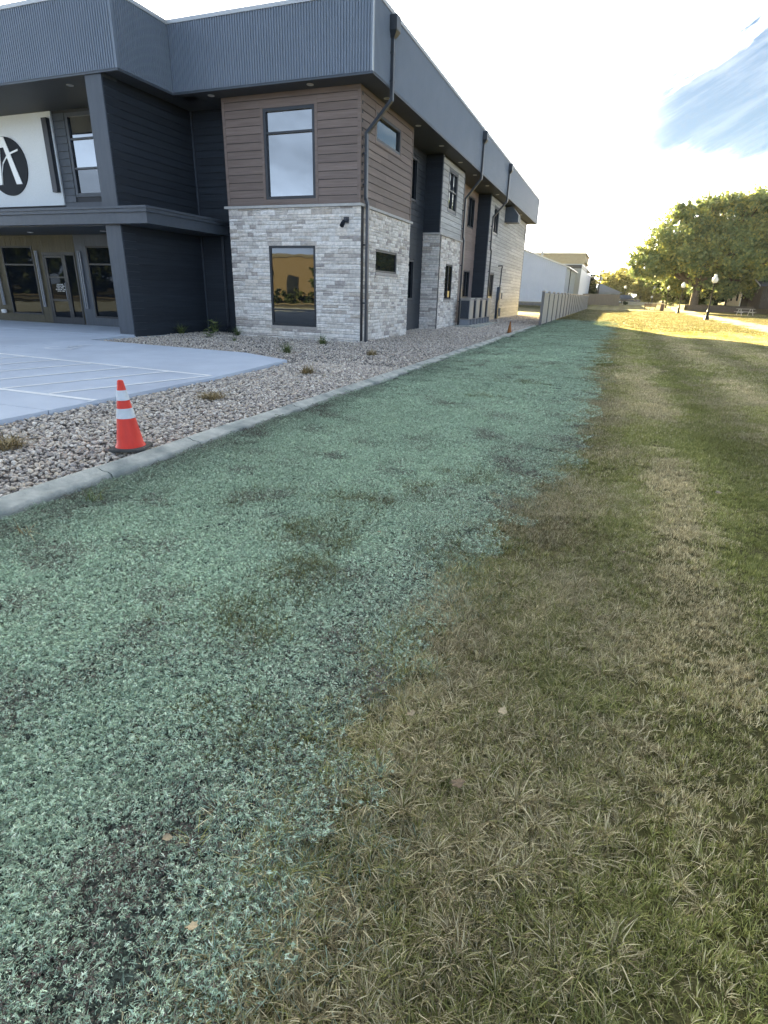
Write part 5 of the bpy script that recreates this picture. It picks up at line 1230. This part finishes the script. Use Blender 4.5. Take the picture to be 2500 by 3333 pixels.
def blade_mat():
    m = bpy.data.materials.new('grass_blade'); m.use_nodes = True
    N, L = m.node_tree.nodes, m.node_tree.links; p = N['Principled BSDF']; p.inputs['Roughness'].default_value = .55; p.inputs['Specular IOR Level'].default_value = .3
    def ramp(f, cs):
        c = N.new('ShaderNodeValToRGB'); e = c.color_ramp; e.elements[0].color = (*cs[0], 1); e.elements[1].color = (*cs[-1], 1)
        for i, q in enumerate(cs[1:-1]): x = e.elements.new((i + 1) / (len(cs) - 1)); x.color = (*q, 1)
        L.new(f, c.inputs[0]); return c.outputs[0]
    def math_(op, a, b, cl=False):
        n = N.new('ShaderNodeMath'); n.operation = op; n.use_clamp = cl
        for i, v in enumerate((a, b)):
            if isinstance(v, (int, float)): n.inputs[i].default_value = v
            else: L.new(v, n.inputs[i])
        return n.outputs[0]
    def mx(f, a, b):
        x = N.new('ShaderNodeMix'); x.data_type = 'RGBA'; L.new(f, x.inputs[0]); L.new(a, x.inputs[6]); L.new(b, x.inputs[7]); return x.outputs[2]
    r, r2 = attr(N, 'rnd'), attr(N, 'rnd2'); dry, teal, val = attr(N, 'dry', True), attr(N, 'teal', True), attr(N, 'val', True)
    green = ramp(r2, [(.10, .115, .028), (.23, .245, .066), (.46, .45, .17)]); straw = ramp(r2, [(.13, .10, .05), (.40, .335, .18), (.85, .76, .50)]); tl = ramp(r2, [(.10, .16, .13), (.26, .37, .29), (.44, .56, .44)])
    c = mx(math_('MULTIPLY', math_('SUBTRACT', dry, r), 8, True), green, straw)
    c = mx(math_('MULTIPLY', math_('SUBTRACT', teal, math_('FRACT', math_('MULTIPLY', r, 7.31), 0)), 6, True), c, tl)
    hv = N.new('ShaderNodeHueSaturation'); L.new(c, hv.inputs['Color']); L.new(val, hv.inputs['Value']); c = hv.outputs[0]
    L.new(c, p.inputs['Base Color']); t = N.new('ShaderNodeBsdfTranslucent'); L.new(c, t.inputs['Color'])
    x = N.new('ShaderNodeMixShader'); x.inputs[0].default_value = .36; L.new(p.outputs[0], x.inputs[1]); L.new(t.outputs[0], x.inputs[2]); L.new(x.outputs[0], N['Material Output'].inputs['Surface'])
    return m
BL = blade_mat()
g1 = np.random.default_rng(100)
turf = [np_mesh('turf', *blades(g1, 560, .24, .018, .040, .0024, (.0, .38), (.05, .7), BL, 13, .010), BL) for k in range(6)]
rough_ = [np_mesh('rough', *blades(g1, 260, .26, .030, .062, .0025, (.05, .60), (.2, 1.2), BL, 22, .014), BL) for k in range(5)]
wide_ = [np_mesh('wide', *blades(g1, 1100, .62, .032, .062, .0055, (.0, .5), (.05, .8), BL, 16, .022), BL) for k in range(4)]
far_ = [np_mesh('far', *blades(g1, 420, 1.5, .045, .08, .022, (.0, .9), (.1, .9), BL), BL) for k in range(4)]
C_turf = src_collection('turf', turf + rough_ + wide_ + far_)     # 0-5 turf, 6-10 rough, 11-14 wide, 15-18 far
def lawn_z1(x, y): return lawn_z(np.asarray(x), np.asarray(y))
def in_view(x, y, pad=0.6):
    """keep ground points the camera (or one a step aside) can see"""
    d = np.stack([x - CAM.x, y - CAM.y, np.zeros_like(x) - CAM.z], 1); z = d @ np.array(cF); u = d @ np.array(cR); v = d @ np.array(cU)
    zz = np.maximum(z, .05); k = 1823.78
    return (z > -.5) & (np.abs(u / zz) < 1250 / k + pad / zz + .06) & (v / zz > -1667 / k - pad / zz - .06)
def dryness(x, y):
    n = fbm(x * .9 + 4, y * .55, 31, 4); n2 = fbm(x * 2.6, y * 2.2, 37, 3); n3 = fbm(x * .25, y * .2, 41, 3)
    d = .38 + .60 * (n - .5) + .75 * (n2 - .5) + .30 * (n3 - .5)
    d += .22 * sstep(1.5, .1, x - hyd_edge(y)) * sstep(2, -6, y)
    s1 = 1.1 * np.exp(-((x - 8.90 - .10 * np.sin(y * .5)) / .19) ** 2) * sstep(.42, .58, fbm(y * .55, x * 0 + 2, 43, 3)) * sstep(8, -8, y)
    s2 = np.exp(-((x - 10.68) / .20) ** 2) * sstep(.35, .55, fbm(y * .35, x * 0 + 8, 47, 3))
    d += .55 * s1 + .45 * s2
    d -= .18 * np.exp(-((x - 9.5) / .28) ** 2) - .07 * sstep(9.6, 10.2, x)
    d += .12 * sstep(-14, -4, y)
    return np.clip(d, .10, .97)
def mow(x): return .5 + .5 * np.tanh(1.6 * np.cos(2 * PI * (x - 8.9) / 1.8)) / .92
PX, PY, PI_, SC_, DR, TE, VA, RX = [], [], [], [], [], [], [], []
def strat(n, x0, x1, y0, y1):
    c = math.sqrt((x1 - x0) * (y1 - y0) / n); nx, ny = max(1, int((x1 - x0) / c)), max(1, int((y1 - y0) / c)); i, j = np.meshgrid(np.arange(nx), np.arange(ny))
    return x0 + (i.ravel() + rng.uniform(-.35, 1.35, nx * ny)) * (x1 - x0) / nx, y0 + (j.ravel() + rng.uniform(-.35, 1.35, nx * ny)) * (y1 - y0) / ny
def lay(n, x0, x1, y0, y1, ids, s0, s1, keep=None, tealf=None, dryadd=0.0, val=1.14):
    x, y = strat(n, x0, x1, y0, y1); k = in_view(x, y)
    if keep is not None: k &= keep(x, y)
    x, y = x[k], y[k]; m = len(x)
    PX.append(x); PY.append(y); PI_.append(rng.choice(ids, m)); SC_.append(rng.uniform(s0, s1, m))
    DR.append(np.clip(dryness(x, y) + dryadd, .03, .98)); e = x - hyd_edge(y)
    TE.append(np.clip((   .5 * sstep(.40, -.20, e + .5 * (fbm(x * 3, y * 3, 51, 3) - .5)) * sstep(32, 14, y) if tealf is None else tealf(x, y)), 0, 1)); VA.append(np.clip(val * (.80 + .38 * mow(x)) * (.75 + .5 * fbm(x * 1.7, y * 1.7, 57, 3)), .4, 1.6))
edge = lambda x, y: rng.random(len(x)) < sstep(-.34, .16, x - hyd_edge(y) + .4 * (fbm(x * 2.6, y * 2.6, 61, 4) - .5))
turf_ids, rough_ids, wide_ids, far_ids = range(0, 6), range(6, 11), range(11, 15), range(15, 19)
lay(3600, 7.0, 13.5, -20, -12.5, turf_ids, .85, 1.2, edge)
lay(4400, 7.0, 15.5, -12.5, -4, turf_ids, .95, 1.3, edge)
lay(1500, 6.9, 8.6, -20, -13, rough_ids, .75, 1.25, lambda x, y: (x > hyd_edge(y) - .15) & (x < hyd_edge(y) + 1.0) & (fbm(x * 2.2, y * 2.2, 67, 3) > .40))
lay(420, 8.2, 12.5, -20, -10, rough_ids, .6, .95, lambda x, y: (fbm(x * 1.4, y * 1.4, 71, 3) > .56))
lay(4200, 7.2, 22, -6, 18, wide_ids, .8, 1.2, edge)
lay(6500, 4.2, 40, 16, 70, far_ids, .8, 1.1, val=.58, keep= lambda x, y: ((y > 26) | (x > hyd_edge(y))) & ((x < 16.3) | (x > 18.8)))
# tufts of surviving grass standing in the mulch
for (tx, ty, sx, sy, n) in ((6.42, -15.35, .26, .26, 46), (6.62, -15.95, .14, .26, 34), (6.50, -16.5, .2, .14, 26), (6.45, -14.65, .26, .16, 26), (6.72, -14.15, .12, .25, 16), (7.05, -13.6, .2, .3, 22), (7.3, -15.2, .12, .2, 12), (6.2, -9.0, .3, .3, 26), (6.75, -7.2, .35, .3, 26), (6.9, -4.0, .3, .5, 26), (5.6, -14.9, .15, .15, 8), (6.95, -17.2, .12, .12, 8)):
    x = rng.normal(tx, sx * .6, n); y = rng.normal(ty, sy * .6, n); PX.append(x); PY.append(y); PI_.append(rng.choice(rough_ids, n)); SC_.append(rng.uniform(1.0, 1.5, n)); DR.append(np.full(n, .16)); TE.append(np.full(n, .30)); VA.append(np.full(n, .60))
# bleached clumps of dead grass
for (tx, ty, n) in ((8.12, -16.5, 7), (7.91, -17.38, 6), (8.09, -15.59, 6), (8.25, -15.4, 4), (8.95, -14.3, 9), (8.85, -11.7, 14), (7.95, -16.0, 4), (8.6, -17.2, 4)):
    x = rng.normal(tx, .09, n); y = rng.normal(ty, .09, n); PX.append(x); PY.append(y); PI_.append(rng.choice(rough_ids, n)); SC_.append(rng.uniform(.6, .95, n)); DR.append(np.full(n, .97)); TE.append(np.zeros(n)); VA.append(np.full(n, 1.45))
x, y = np.concatenate(PX), np.concatenate(PY); n = len(x)
scatter('lawn_grass', np.stack([x, y, lawn_z1(x, y) - .004], 1), np.stack([rng.uniform(-.08, .08, n), rng.uniform(-.08, .08, n), rng.uniform(0, 2 * PI, n)], 1), np.repeat(np.concatenate(SC_)[:, None], 3, 1), np.concatenate(PI_), C_turf,
        dict(dry=np.concatenate(DR), teal=np.concatenate(TE), val=np.concatenate(VA)))
N_GRASS = n

# ---- wood fibre mulch: curled shreds piled in small clumps
def shreds(g, n, size, m, clump=.016, zmax=.016, L0=.012, L1=.03, w0=.0025, w1=.006):
    nc = max(4, n // 15); cx, cy = g.uniform(-size / 2, size / 2, nc), g.uniform(-size / 2, size / 2, nc); ch = g.uniform(.2, 1, nc); ct = g.random(nc)
    i = g.integers(0, nc, n); rr = np.abs(g.normal(0, clump * .8, n)); th = g.uniform(0, 2 * PI, n); x = cx[i] + rr * np.cos(th); y = cy[i] + rr * np.sin(th); z = ch[i] * zmax * np.exp(-(rr / clump) ** 2) * g.uniform(.5, 1, n)
    fl = g.random(n) < .22; x = np.where(fl, g.uniform(-size / 2, size / 2, n), x); y = np.where(fl, g.uniform(-size / 2, size / 2, n), y); z = np.where(fl, 0, z)
    a = g.uniform(0, 2 * PI, n); L_ = g.uniform(L0, L1, n); w = g.uniform(w0, w1, n); tilt = g.uniform(-.6, 1.2, n); roll = g.uniform(-.9, .9, n); cu = g.uniform(-.8, .8, n)
    V = np.zeros((n, 6, 3))
    for k, t in enumerate((-.5, 0, .5)):
        aa = a + cu * t * 2; xx = x + np.cos(aa) * L_ * t; yy = y + np.sin(aa) * L_ * t; zz = z + L_ * (tilt * t * .6 + (.25 - t * t) * .5) + .003; ww = w * (1 if t == 0 else .45)
        ox, oy, oz = -np.sin(aa) * ww / 2 * np.cos(roll), np.cos(aa) * ww / 2 * np.cos(roll), ww / 2 * np.sin(roll)
        V[:, 2 * k] = np.stack([xx + ox, yy + oy, zz + oz], 1); V[:, 2 * k + 1] = np.stack([xx - ox, yy - oy, zz - oz], 1)
    f = np.array([(0, 1, 3), (0, 3, 2), (2, 3, 5), (2, 5, 4)]); F = (np.arange(n)[:, None, None] * 6 + f[None]).reshape(-1, 3)
    r = np.clip(.55 * ct[i] + .45 * g.random(n), 0, 1)
    return V.reshape(-1, 3), F, dict(rnd=np.repeat(r, 6), rnd2=np.repeat(g.random(n), 6))
def mulch_mat():
    m = bpy.data.materials.new('mulch_fibre'); m.use_nodes = True
    N, L = m.node_tree.nodes, m.node_tree.links; p = N['Principled BSDF']; p.inputs['Roughness'].default_value = .9; p.inputs['Specular IOR Level'].default_value = .1
    c = N.new('ShaderNodeValToRGB'); e = c.color_ramp
    e.elements[0].color = (.15, .185, .135, 1); e.elements[1].color = (.92, .98, .78, 1)
    for q, col in ((.35, (.31, .415, .285)), (.7, (.58, .73, .52))): x = e.elements.new(q); x.color = (*col, 1)
    L.new(attr(N, 'rnd'), c.inputs[0])
    s = N.new('ShaderNodeValToRGB'); s.color_ramp.elements[0].color = (.05, .038, .032, 1); s.color_ramp.elements[1].color = (.26, .205, .17, 1); L.new(attr(N, 'rnd'), s.inputs[0])
    d = N.new('ShaderNodeMath'); d.operation = 'SUBTRACT'; L.new(attr(N, 'bare', True), d.inputs[0]); L.new(attr(N, 'rnd2'), d.inputs[1])
    d2 = N.new('ShaderNodeMath'); d2.operation = 'MULTIPLY'; d2.use_clamp = True; d2.inputs[1].default_value = 8; L.new(d.outputs[0], d2.inputs[0])
    x = N.new('ShaderNodeMix'); x.data_type = 'RGBA'; L.new(d2.outputs[0], x.inputs[0]); L.new(c.outputs[0], x.inputs[6]); L.new(s.outputs[0], x.inputs[7])
    hv = N.new('ShaderNodeHueSaturation'); L.new(x.outputs[2], hv.inputs['Color']); L.new(attr(N, 'val', True), hv.inputs['Value'])
    L.new(hv.outputs[0], p.inputs['Base Color']); return m
MM = mulch_mat(); g2 = np.random.default_rng(200)
C_mul = src_collection('shred', [np_mesh('shred', *shreds(g2, 980, .22, MM, .0105, .030, .005, .018, .0013, .0036), MM) for k in range(7)] + [np_mesh('shred_wide', *shreds(g2, 3000, .55, MM, .013, .018, .008, .022, .0022, .0052), MM) for k in range(5)])
px, py, pk, ps, pb, pv_ = [], [], [], [], [], []
def mlay(n, y0, y1, ids, margin, s=(.85, 1.15)):
    x, y = strat(n, 4.1 + margin, 8.6, y0, y1)
    k0 = x > 4.1 + margin; x, y = x[k0], y[k0]
    e_ = x - hyd_edge(y) + .45 * (fbm(x * 3.1, y * 3.1, 77, 4) - .5); k = in_view(x, y) & (rng.random(len(x)) < sstep(.22, -.42, e_)); x, y = x[k], y[k]
    px.append(x); py.append(y); pk.append(rng.choice(ids, len(x))); ps.append(rng.uniform(*s, len(x)))
    e = hyd_edge(y) - x
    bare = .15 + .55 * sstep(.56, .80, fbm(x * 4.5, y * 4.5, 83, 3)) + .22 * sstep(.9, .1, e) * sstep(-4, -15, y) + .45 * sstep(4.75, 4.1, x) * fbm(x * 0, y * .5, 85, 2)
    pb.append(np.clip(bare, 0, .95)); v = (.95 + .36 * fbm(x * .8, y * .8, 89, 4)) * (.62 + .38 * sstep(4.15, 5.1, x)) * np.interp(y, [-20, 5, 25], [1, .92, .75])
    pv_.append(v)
mlay(6500, -20, -12, range(0, 7), .10); mlay(2000, -12, -9, range(0, 7), .12)
mlay(500, -20, -5, range(0, 7), .06, (.3, .5))
mlay(150, -14, -11, range(7, 12), .25, (.8, 1.0)); mlay(900, -11, -3, range(7, 12), .25); mlay(1100, -4, 12, range(7, 12), .25, (1.0, 1.4)); mlay(900, 12, 27, range(7, 12), .25, (1.2, 1.7))
x, y = np.concatenate(px), np.concatenate(py); n = len(x)
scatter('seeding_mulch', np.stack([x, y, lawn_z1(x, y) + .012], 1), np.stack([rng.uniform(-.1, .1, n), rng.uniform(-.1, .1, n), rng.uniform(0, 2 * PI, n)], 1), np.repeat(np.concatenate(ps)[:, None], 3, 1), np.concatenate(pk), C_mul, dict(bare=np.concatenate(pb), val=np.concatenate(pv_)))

# ---- river gravel: single stones
def pebble(seed, m):
    bm = bmesh.new(); bmesh.ops.create_icosphere(bm, subdivisions=2, radius=.5); r = np.random.default_rng(seed); ax = r.uniform(.62, 1.0, 3); ax[2] *= .62; off = r.uniform(0, 50, 3)
    cuts = [(r.normal(size=3), r.uniform(.34, .46)) for _ in range(3)]
    for v in bm.verts:
        c = np.array(v.co)
        for nn, d in cuts:
            nn = nn / np.linalg.norm(nn); q = c @ nn
            if q > d: c = c - nn * (q - d) * .8
        c = c * ax * (1 + .10 * (vnoise(c[0] * 4 + off[0], c[1] * 4 + off[1] + c[2] * 3, seed) - .5)); v.co = c
    me = bpy.data.meshes.new('pebble'); bm.to_mesh(me); bm.free(); me.materials.append(m); me.polygons.foreach_set('use_smooth', [True] * len(me.polygons)); return me
def pebble_mat():
    m = bpy.data.materials.new('river_stone'); m.use_nodes = True
    N, L = m.node_tree.nodes, m.node_tree.links; p = N['Principled BSDF']; p.inputs['Roughness'].default_value = .75; p.inputs['Specular IOR Level'].default_value = .3
    c = N.new('ShaderNodeValToRGB'); e = c.color_ramp; cs = [(0, (.16, .15, .155)), (.12, (.34, .315, .30)), (.27, (.48, .44, .40)), (.40, (.27, .26, .27)), (.52, (.42, .36, .31)), (.63, (.58, .56, .53)), (.74, (.35, .33, .325)), (.84, (.45, .40, .33)), (.92, (.66, .64, .61)), (1, (.22, .21, .22))]
    e.elements[0].color = (*cs[0][1], 1); e.elements[1].color = (*cs[-1][1], 1)
    for q, col in cs[1:-1]: x = e.elements.new(q); x.color = (*col, 1)
    L.new(attr(N, 'tone', True), c.inputs[0]); tcn = N.new('ShaderNodeTexCoord'); n = N.new('ShaderNodeTexNoise'); n.inputs['Scale'].default_value = 5; n.inputs['Detail'].default_value = 6; L.new(tcn.outputs['Object'], n.inputs['Vector'])
    r = N.new('ShaderNodeMapRange'); r.inputs[1].default_value = .3; r.inputs[2].default_value = .7; r.inputs[3].default_value = .75; r.inputs[4].default_value = 1.2; L.new(n.outputs['Fac'], r.inputs[0])
    hv = N.new('ShaderNodeMix'); hv.data_type = 'RGBA'; hv.blend_type = 'MULTIPLY'; hv.inputs[0].default_value = 1; hv.inputs[7].default_value = (1.36, 1.28, 1.15, 1); L.new(c.outputs[0], hv.inputs[6])
    h2 = N.new('ShaderNodeHueSaturation'); L.new(hv.outputs[2], h2.inputs['Color']); L.new(r.outputs[0], h2.inputs['Value']); L.new(h2.outputs[0], p.inputs['Base Color']); return m
PM = pebble_mat(); C_peb = src_collection('pebble', [pebble(300 + k, PM) for k in range(10)])
def in_poly(x, y, P):
    c = np.zeros(len(x), bool); j = len(P) - 1
    for i in range(len(P)):
        xi, yi = P[i]; xj, yj = P[j]; c ^= ((yi > y) != (yj > y)) & (x < (xj - xi) * (y - yi) / (yj - yi + 1e-12) + xi); j = i
    return c
def gravel_ok(x, y):
    k = (x < 3.80) & (x > -8) & ~in_poly(x, y, APRON)
    k &= ~((x > -5.02) & (x < 0.03) & (y > -.01) & (y < 5.05)) & ~((x < -.78) & (y > 1)) & ~((x < .03) & (y > 9.22) & (y < 13.34)) & ~((x < .03) & (y > 20.12)) & ~((x < -6.97) & (y > -3.05)) & ~((x < -4.9) & (y > .93))
    return k & ~((x > .30) & (x < 1.43) & (y > 12.1) & (y < 18.4))
GX, GY, GS, GZ = [], [], [], []
def glay(n, x0, x1, y0, y1, s0, s1, zo=0.0):
    x = rng.uniform(x0, x1, n); y = rng.uniform(y0, y1, n); k = gravel_ok(x, y) & in_view(x, y); x, y = x[k], y[k]
    GX.append(x); GY.append(y); s = s0 + (s1 - s0) * rng.random(len(x)) ** 1.6; GS.append(s); GZ.append(-.075 + rng.uniform(0, .035, len(x)) + s * .22 + zo + .03 * (fbm(x * 1.2, y * 1.2, 91, 2) - .5))
glay(31000, 1.2, 3.82, -19, -6, .026, .062); glay(38000, -8, 3.82, -7.5, 6, .030, .064); glay(20000, -.8, 3.82, 6, 20, .042, .085); glay(10000, -.8, 4.1, 20, 40, .055, .11)
x, y, s = np.concatenate(GX), np.concatenate(GY), np.concatenate(GS); n = len(x)
scatter('river_gravel', np.stack([x, y, np.concatenate(GZ)], 1), np.stack([rng.normal(0, .35, n), rng.normal(0, .35, n), rng.uniform(0, 2 * PI, n)], 1), np.repeat(s[:, None], 3, 1) * np.array([1.15, 1, 1]), rng.integers(0, 10, n), C_peb, dict(tone=rng.random(n)))

# ================================================================== HAZE
hz_m = bpy.data.materials.new('haze'); hz_m.use_nodes = True
hn = hz_m.node_tree.nodes; hn.remove(hn['Principled BSDF'])
pvn = hn.new('ShaderNodeVolumePrincipled'); pvn.inputs['Color'].default_value = (0.95, 0.96, 1.0, 1); pvn.inputs['Density'].default_value = 0.00006; pvn.inputs['Anisotropy'].default_value = 0.45
hz_m.node_tree.links.new(pvn.outputs[0], hn['Material Output'].inputs['Volume'])
tag(MB().box(-1600, 1600, -1600, 1600, -1.3, 24).build('haze', hz_m), kind='stuff')

# ================================================================== SMALL PLANTS AND LEAVES
def tuft(loc, label, n, h, m, seed, spread=.10, wid=.008, cat='grass tuft', group=None, lean=(.0, .9)):
    g = np.random.default_rng(seed); V, F, A = blades(g, n, spread, h * .5, h, wid, lean, (.1, .9), None)
    t = tag(empty('grass_tuft', loc), label, cat, group)
    o = link(bpy.data.objects.new('blades', np_mesh('blades', V, F, dict(rnd=A['rnd']), M[m])), t); o['kind'] = 'stuff'; return t
GP = 'plants growing in the gravel bed'
tuft((-7.05 + .35, -1.0, -.04), 'green ornamental grass tuft against the dark flank wall near the pillar', 90, 0.55, 'weed', 1, .14, .013, group=GP)
tuft((-6.25, .35, -.04), 'upright reddish green grass tuft in the dark recess corner', 75, 0.72, 'weed', 2, .12, .013, group=GP, lean=(0, .45))
tuft((-4.75, -.30, -.04), 'grass tuft at the left foot of the stone corner', 90, 0.47, 'weed', 3, .14, .013, group=GP)
tuft((-.15, -4.6, -.04), 'green grass tuft in gravel near the tip of the concrete apron', 105, 0.44, 'weed', 4, .16, .013, group=GP)
tuft((-.62, -1.5, -.04), 'green grass tuft in gravel just in front of the stone corner', 105, 0.44, 'weed', 5, .16, .013, group=GP)
tuft((-3.5, -2.3, -.04), 'tiny dark green sprig in the gravel below the corner window', 36, 0.23, 'weed', 6, .1, .013, group=GP)
tuft((2.09, -3.87, -.03), 'dry straw coloured clump in gravel right of the apron tip', 120, 0.26, 'dry_weed', 7, .22, .013, group=GP)
tuft((2.31, -7.95, -.03), 'dry straw coloured clump in gravel beside the apron edge', 120, 0.26, 'dry_weed', 8, .24, .013, group=GP)
tuft((2.42, -11.27, -.03), 'low brown dry clump in gravel behind the orange cone', 165, 0.21, 'dry_weed', 9, .30, .013, group=GP, lean=(.4, 1.3))
tuft((2.35, -14.65, -.03), 'brown dry clump in gravel at the left edge of the picture', 165, 0.23, 'dry_weed', 10, .26, .013, group=GP, lean=(.2, 1.2))
tuft((4.5, -15.5, 0), 'few pale green weed blades beside the near kerb', 21, 0.21, 'weed', 11, .10, .006)
tuft((4.62, -16.2, 0), 'single yellowish weed sprig in mulch near the kerb', 9, 0.16, 'dry_weed', 12, .05, .006)
bp_ = tag(empty('broadleaf_weed', (-5.75, -.55, -.04)), 'broad leaved green weed in the gravel beside the stone corner', 'weed', GP)
r = random.Random(3)
stem = MB().tube([(0, 0, 0), (.03, 0, .22), (.1, .02, .50)], [.012, .008, .005], 6).build('stem', 'weed', bp_)
for (lx_, ly_, lz_, s) in ((-.16, -.08, .12, .22), (.10, -.12, .10, .26), (.24, -.02, .16, .22), (-.04, .05, .26, .2), (.16, .06, .44, .26), (.05, -.05, .50, .22), (.24, .0, .32, .18)):
    b = MB(); a = r.uniform(0, 6.28); pts = [(0, -.5), (.32, -.35), (.46, 0), (.36, .35), (.0, .55), (-.36, .35), (-.46, 0), (-.32, -.35)]
    ca, sa = math.cos(a), math.sin(a)
    v = [(lx_, ly_, lz_ + .01)] + [(lx_ + s * (p[0] * ca - p[1] * sa), ly_ + s * (p[0] * sa + p[1] * ca), lz_ + s * (.28 * p[1] * r.choice((-1, 1)) - .18 * abs(p[0]))) for p in pts]
    b.add(v, [(0, i + 1, (i + 1) % 8 + 1) for i in range(8)], r.random()); b.build('leaf', 'weed', bp_)
bp2 = tag(copy_tree(bp_), 'lower broad leaved weed just in front of the taller one', 'weed', GP); bp2.location = (-5.15, -1.55, -.05); bp2.scale = (.85, .85, .55); bp2.rotation_euler = (0, 0, 2.1)
def fallen(loc, s, label, m, seed):
    r = random.Random(seed); b = MB(); n = 12; pts = []
    for i in range(n):
        a = 2 * PI * i / n; rad = .5 * (1 + .28 * math.cos(5 * a + .4) * (1 if i % 2 else .5)) * r.uniform(.85, 1.1); pts.append((rad * math.cos(a), rad * math.sin(a) * .8))
    cu = r.uniform(.3, .9); v = [(0, 0, .0)] + [(p[0], p[1], cu * (p[0] ** 2) * .6 + r.uniform(-.06, .06)) for p in pts]
    b.add([(p[0] * s, p[1] * s, p[2] * s) for p in v], [(0, i + 1, (i + 1) % n + 1) for i in range(n)])
    t = b.build('fallen_leaf', m, None, loc, r.uniform(0, 6)); t.rotation_euler = (r.uniform(-.3, .3), r.uniform(-.3, .3), r.uniform(0, 6)); tag(t, label, 'leaf', 'fallen leaves on the ground'); return t
fallen((9.20, -13.25, .06), 0.053, 'pale fallen leaf on the mown grass far right', 'leaf_litter', 1)
fallen((7.95, -16.75, .075), 0.0413, 'tan fallen leaf standing in the rough grass edge, right of its twin', 'leaf_litter', 2)
fallen((7.62, -16.90, .07), 0.039, 'tan fallen leaf at the mulch edge, left of its twin', 'leaf_litter', 3)
fallen((7.10, -17.67, .045), 0.0335, 'pinkish curled leaf on the teal mulch', 'leaf_litter', 4)
fallen((7.34, -17.85, .05), 0.0335, 'curled tan leaf near the bottom of the teal mulch', 'leaf_litter', 5)
fallen((7.87, -17.14, .055), 0.0437, 'round brown leaf lying in the rough grass', 'leaf_brown', 6)
fallen((8.98, -14.75, .055), 0.0335, 'small whitish leaf on the lawn below the larger pale one', 'leaf_litter', 7)
fallen((6.83, -15.25, .05), 0.0335, 'small white scrap of leaf on the teal mulch among grass sprigs', 'leaf_litter', 8)
fallen((8.48, -14.46, .055), 0.0265, 'tiny pale leaf on the brownish lawn', 'leaf_litter', 9)
fallen((8.42, -14.9, .055), 0.0289, 'small greenish tan leaf on the brown lawn strip', 'leaf_brown', 10)
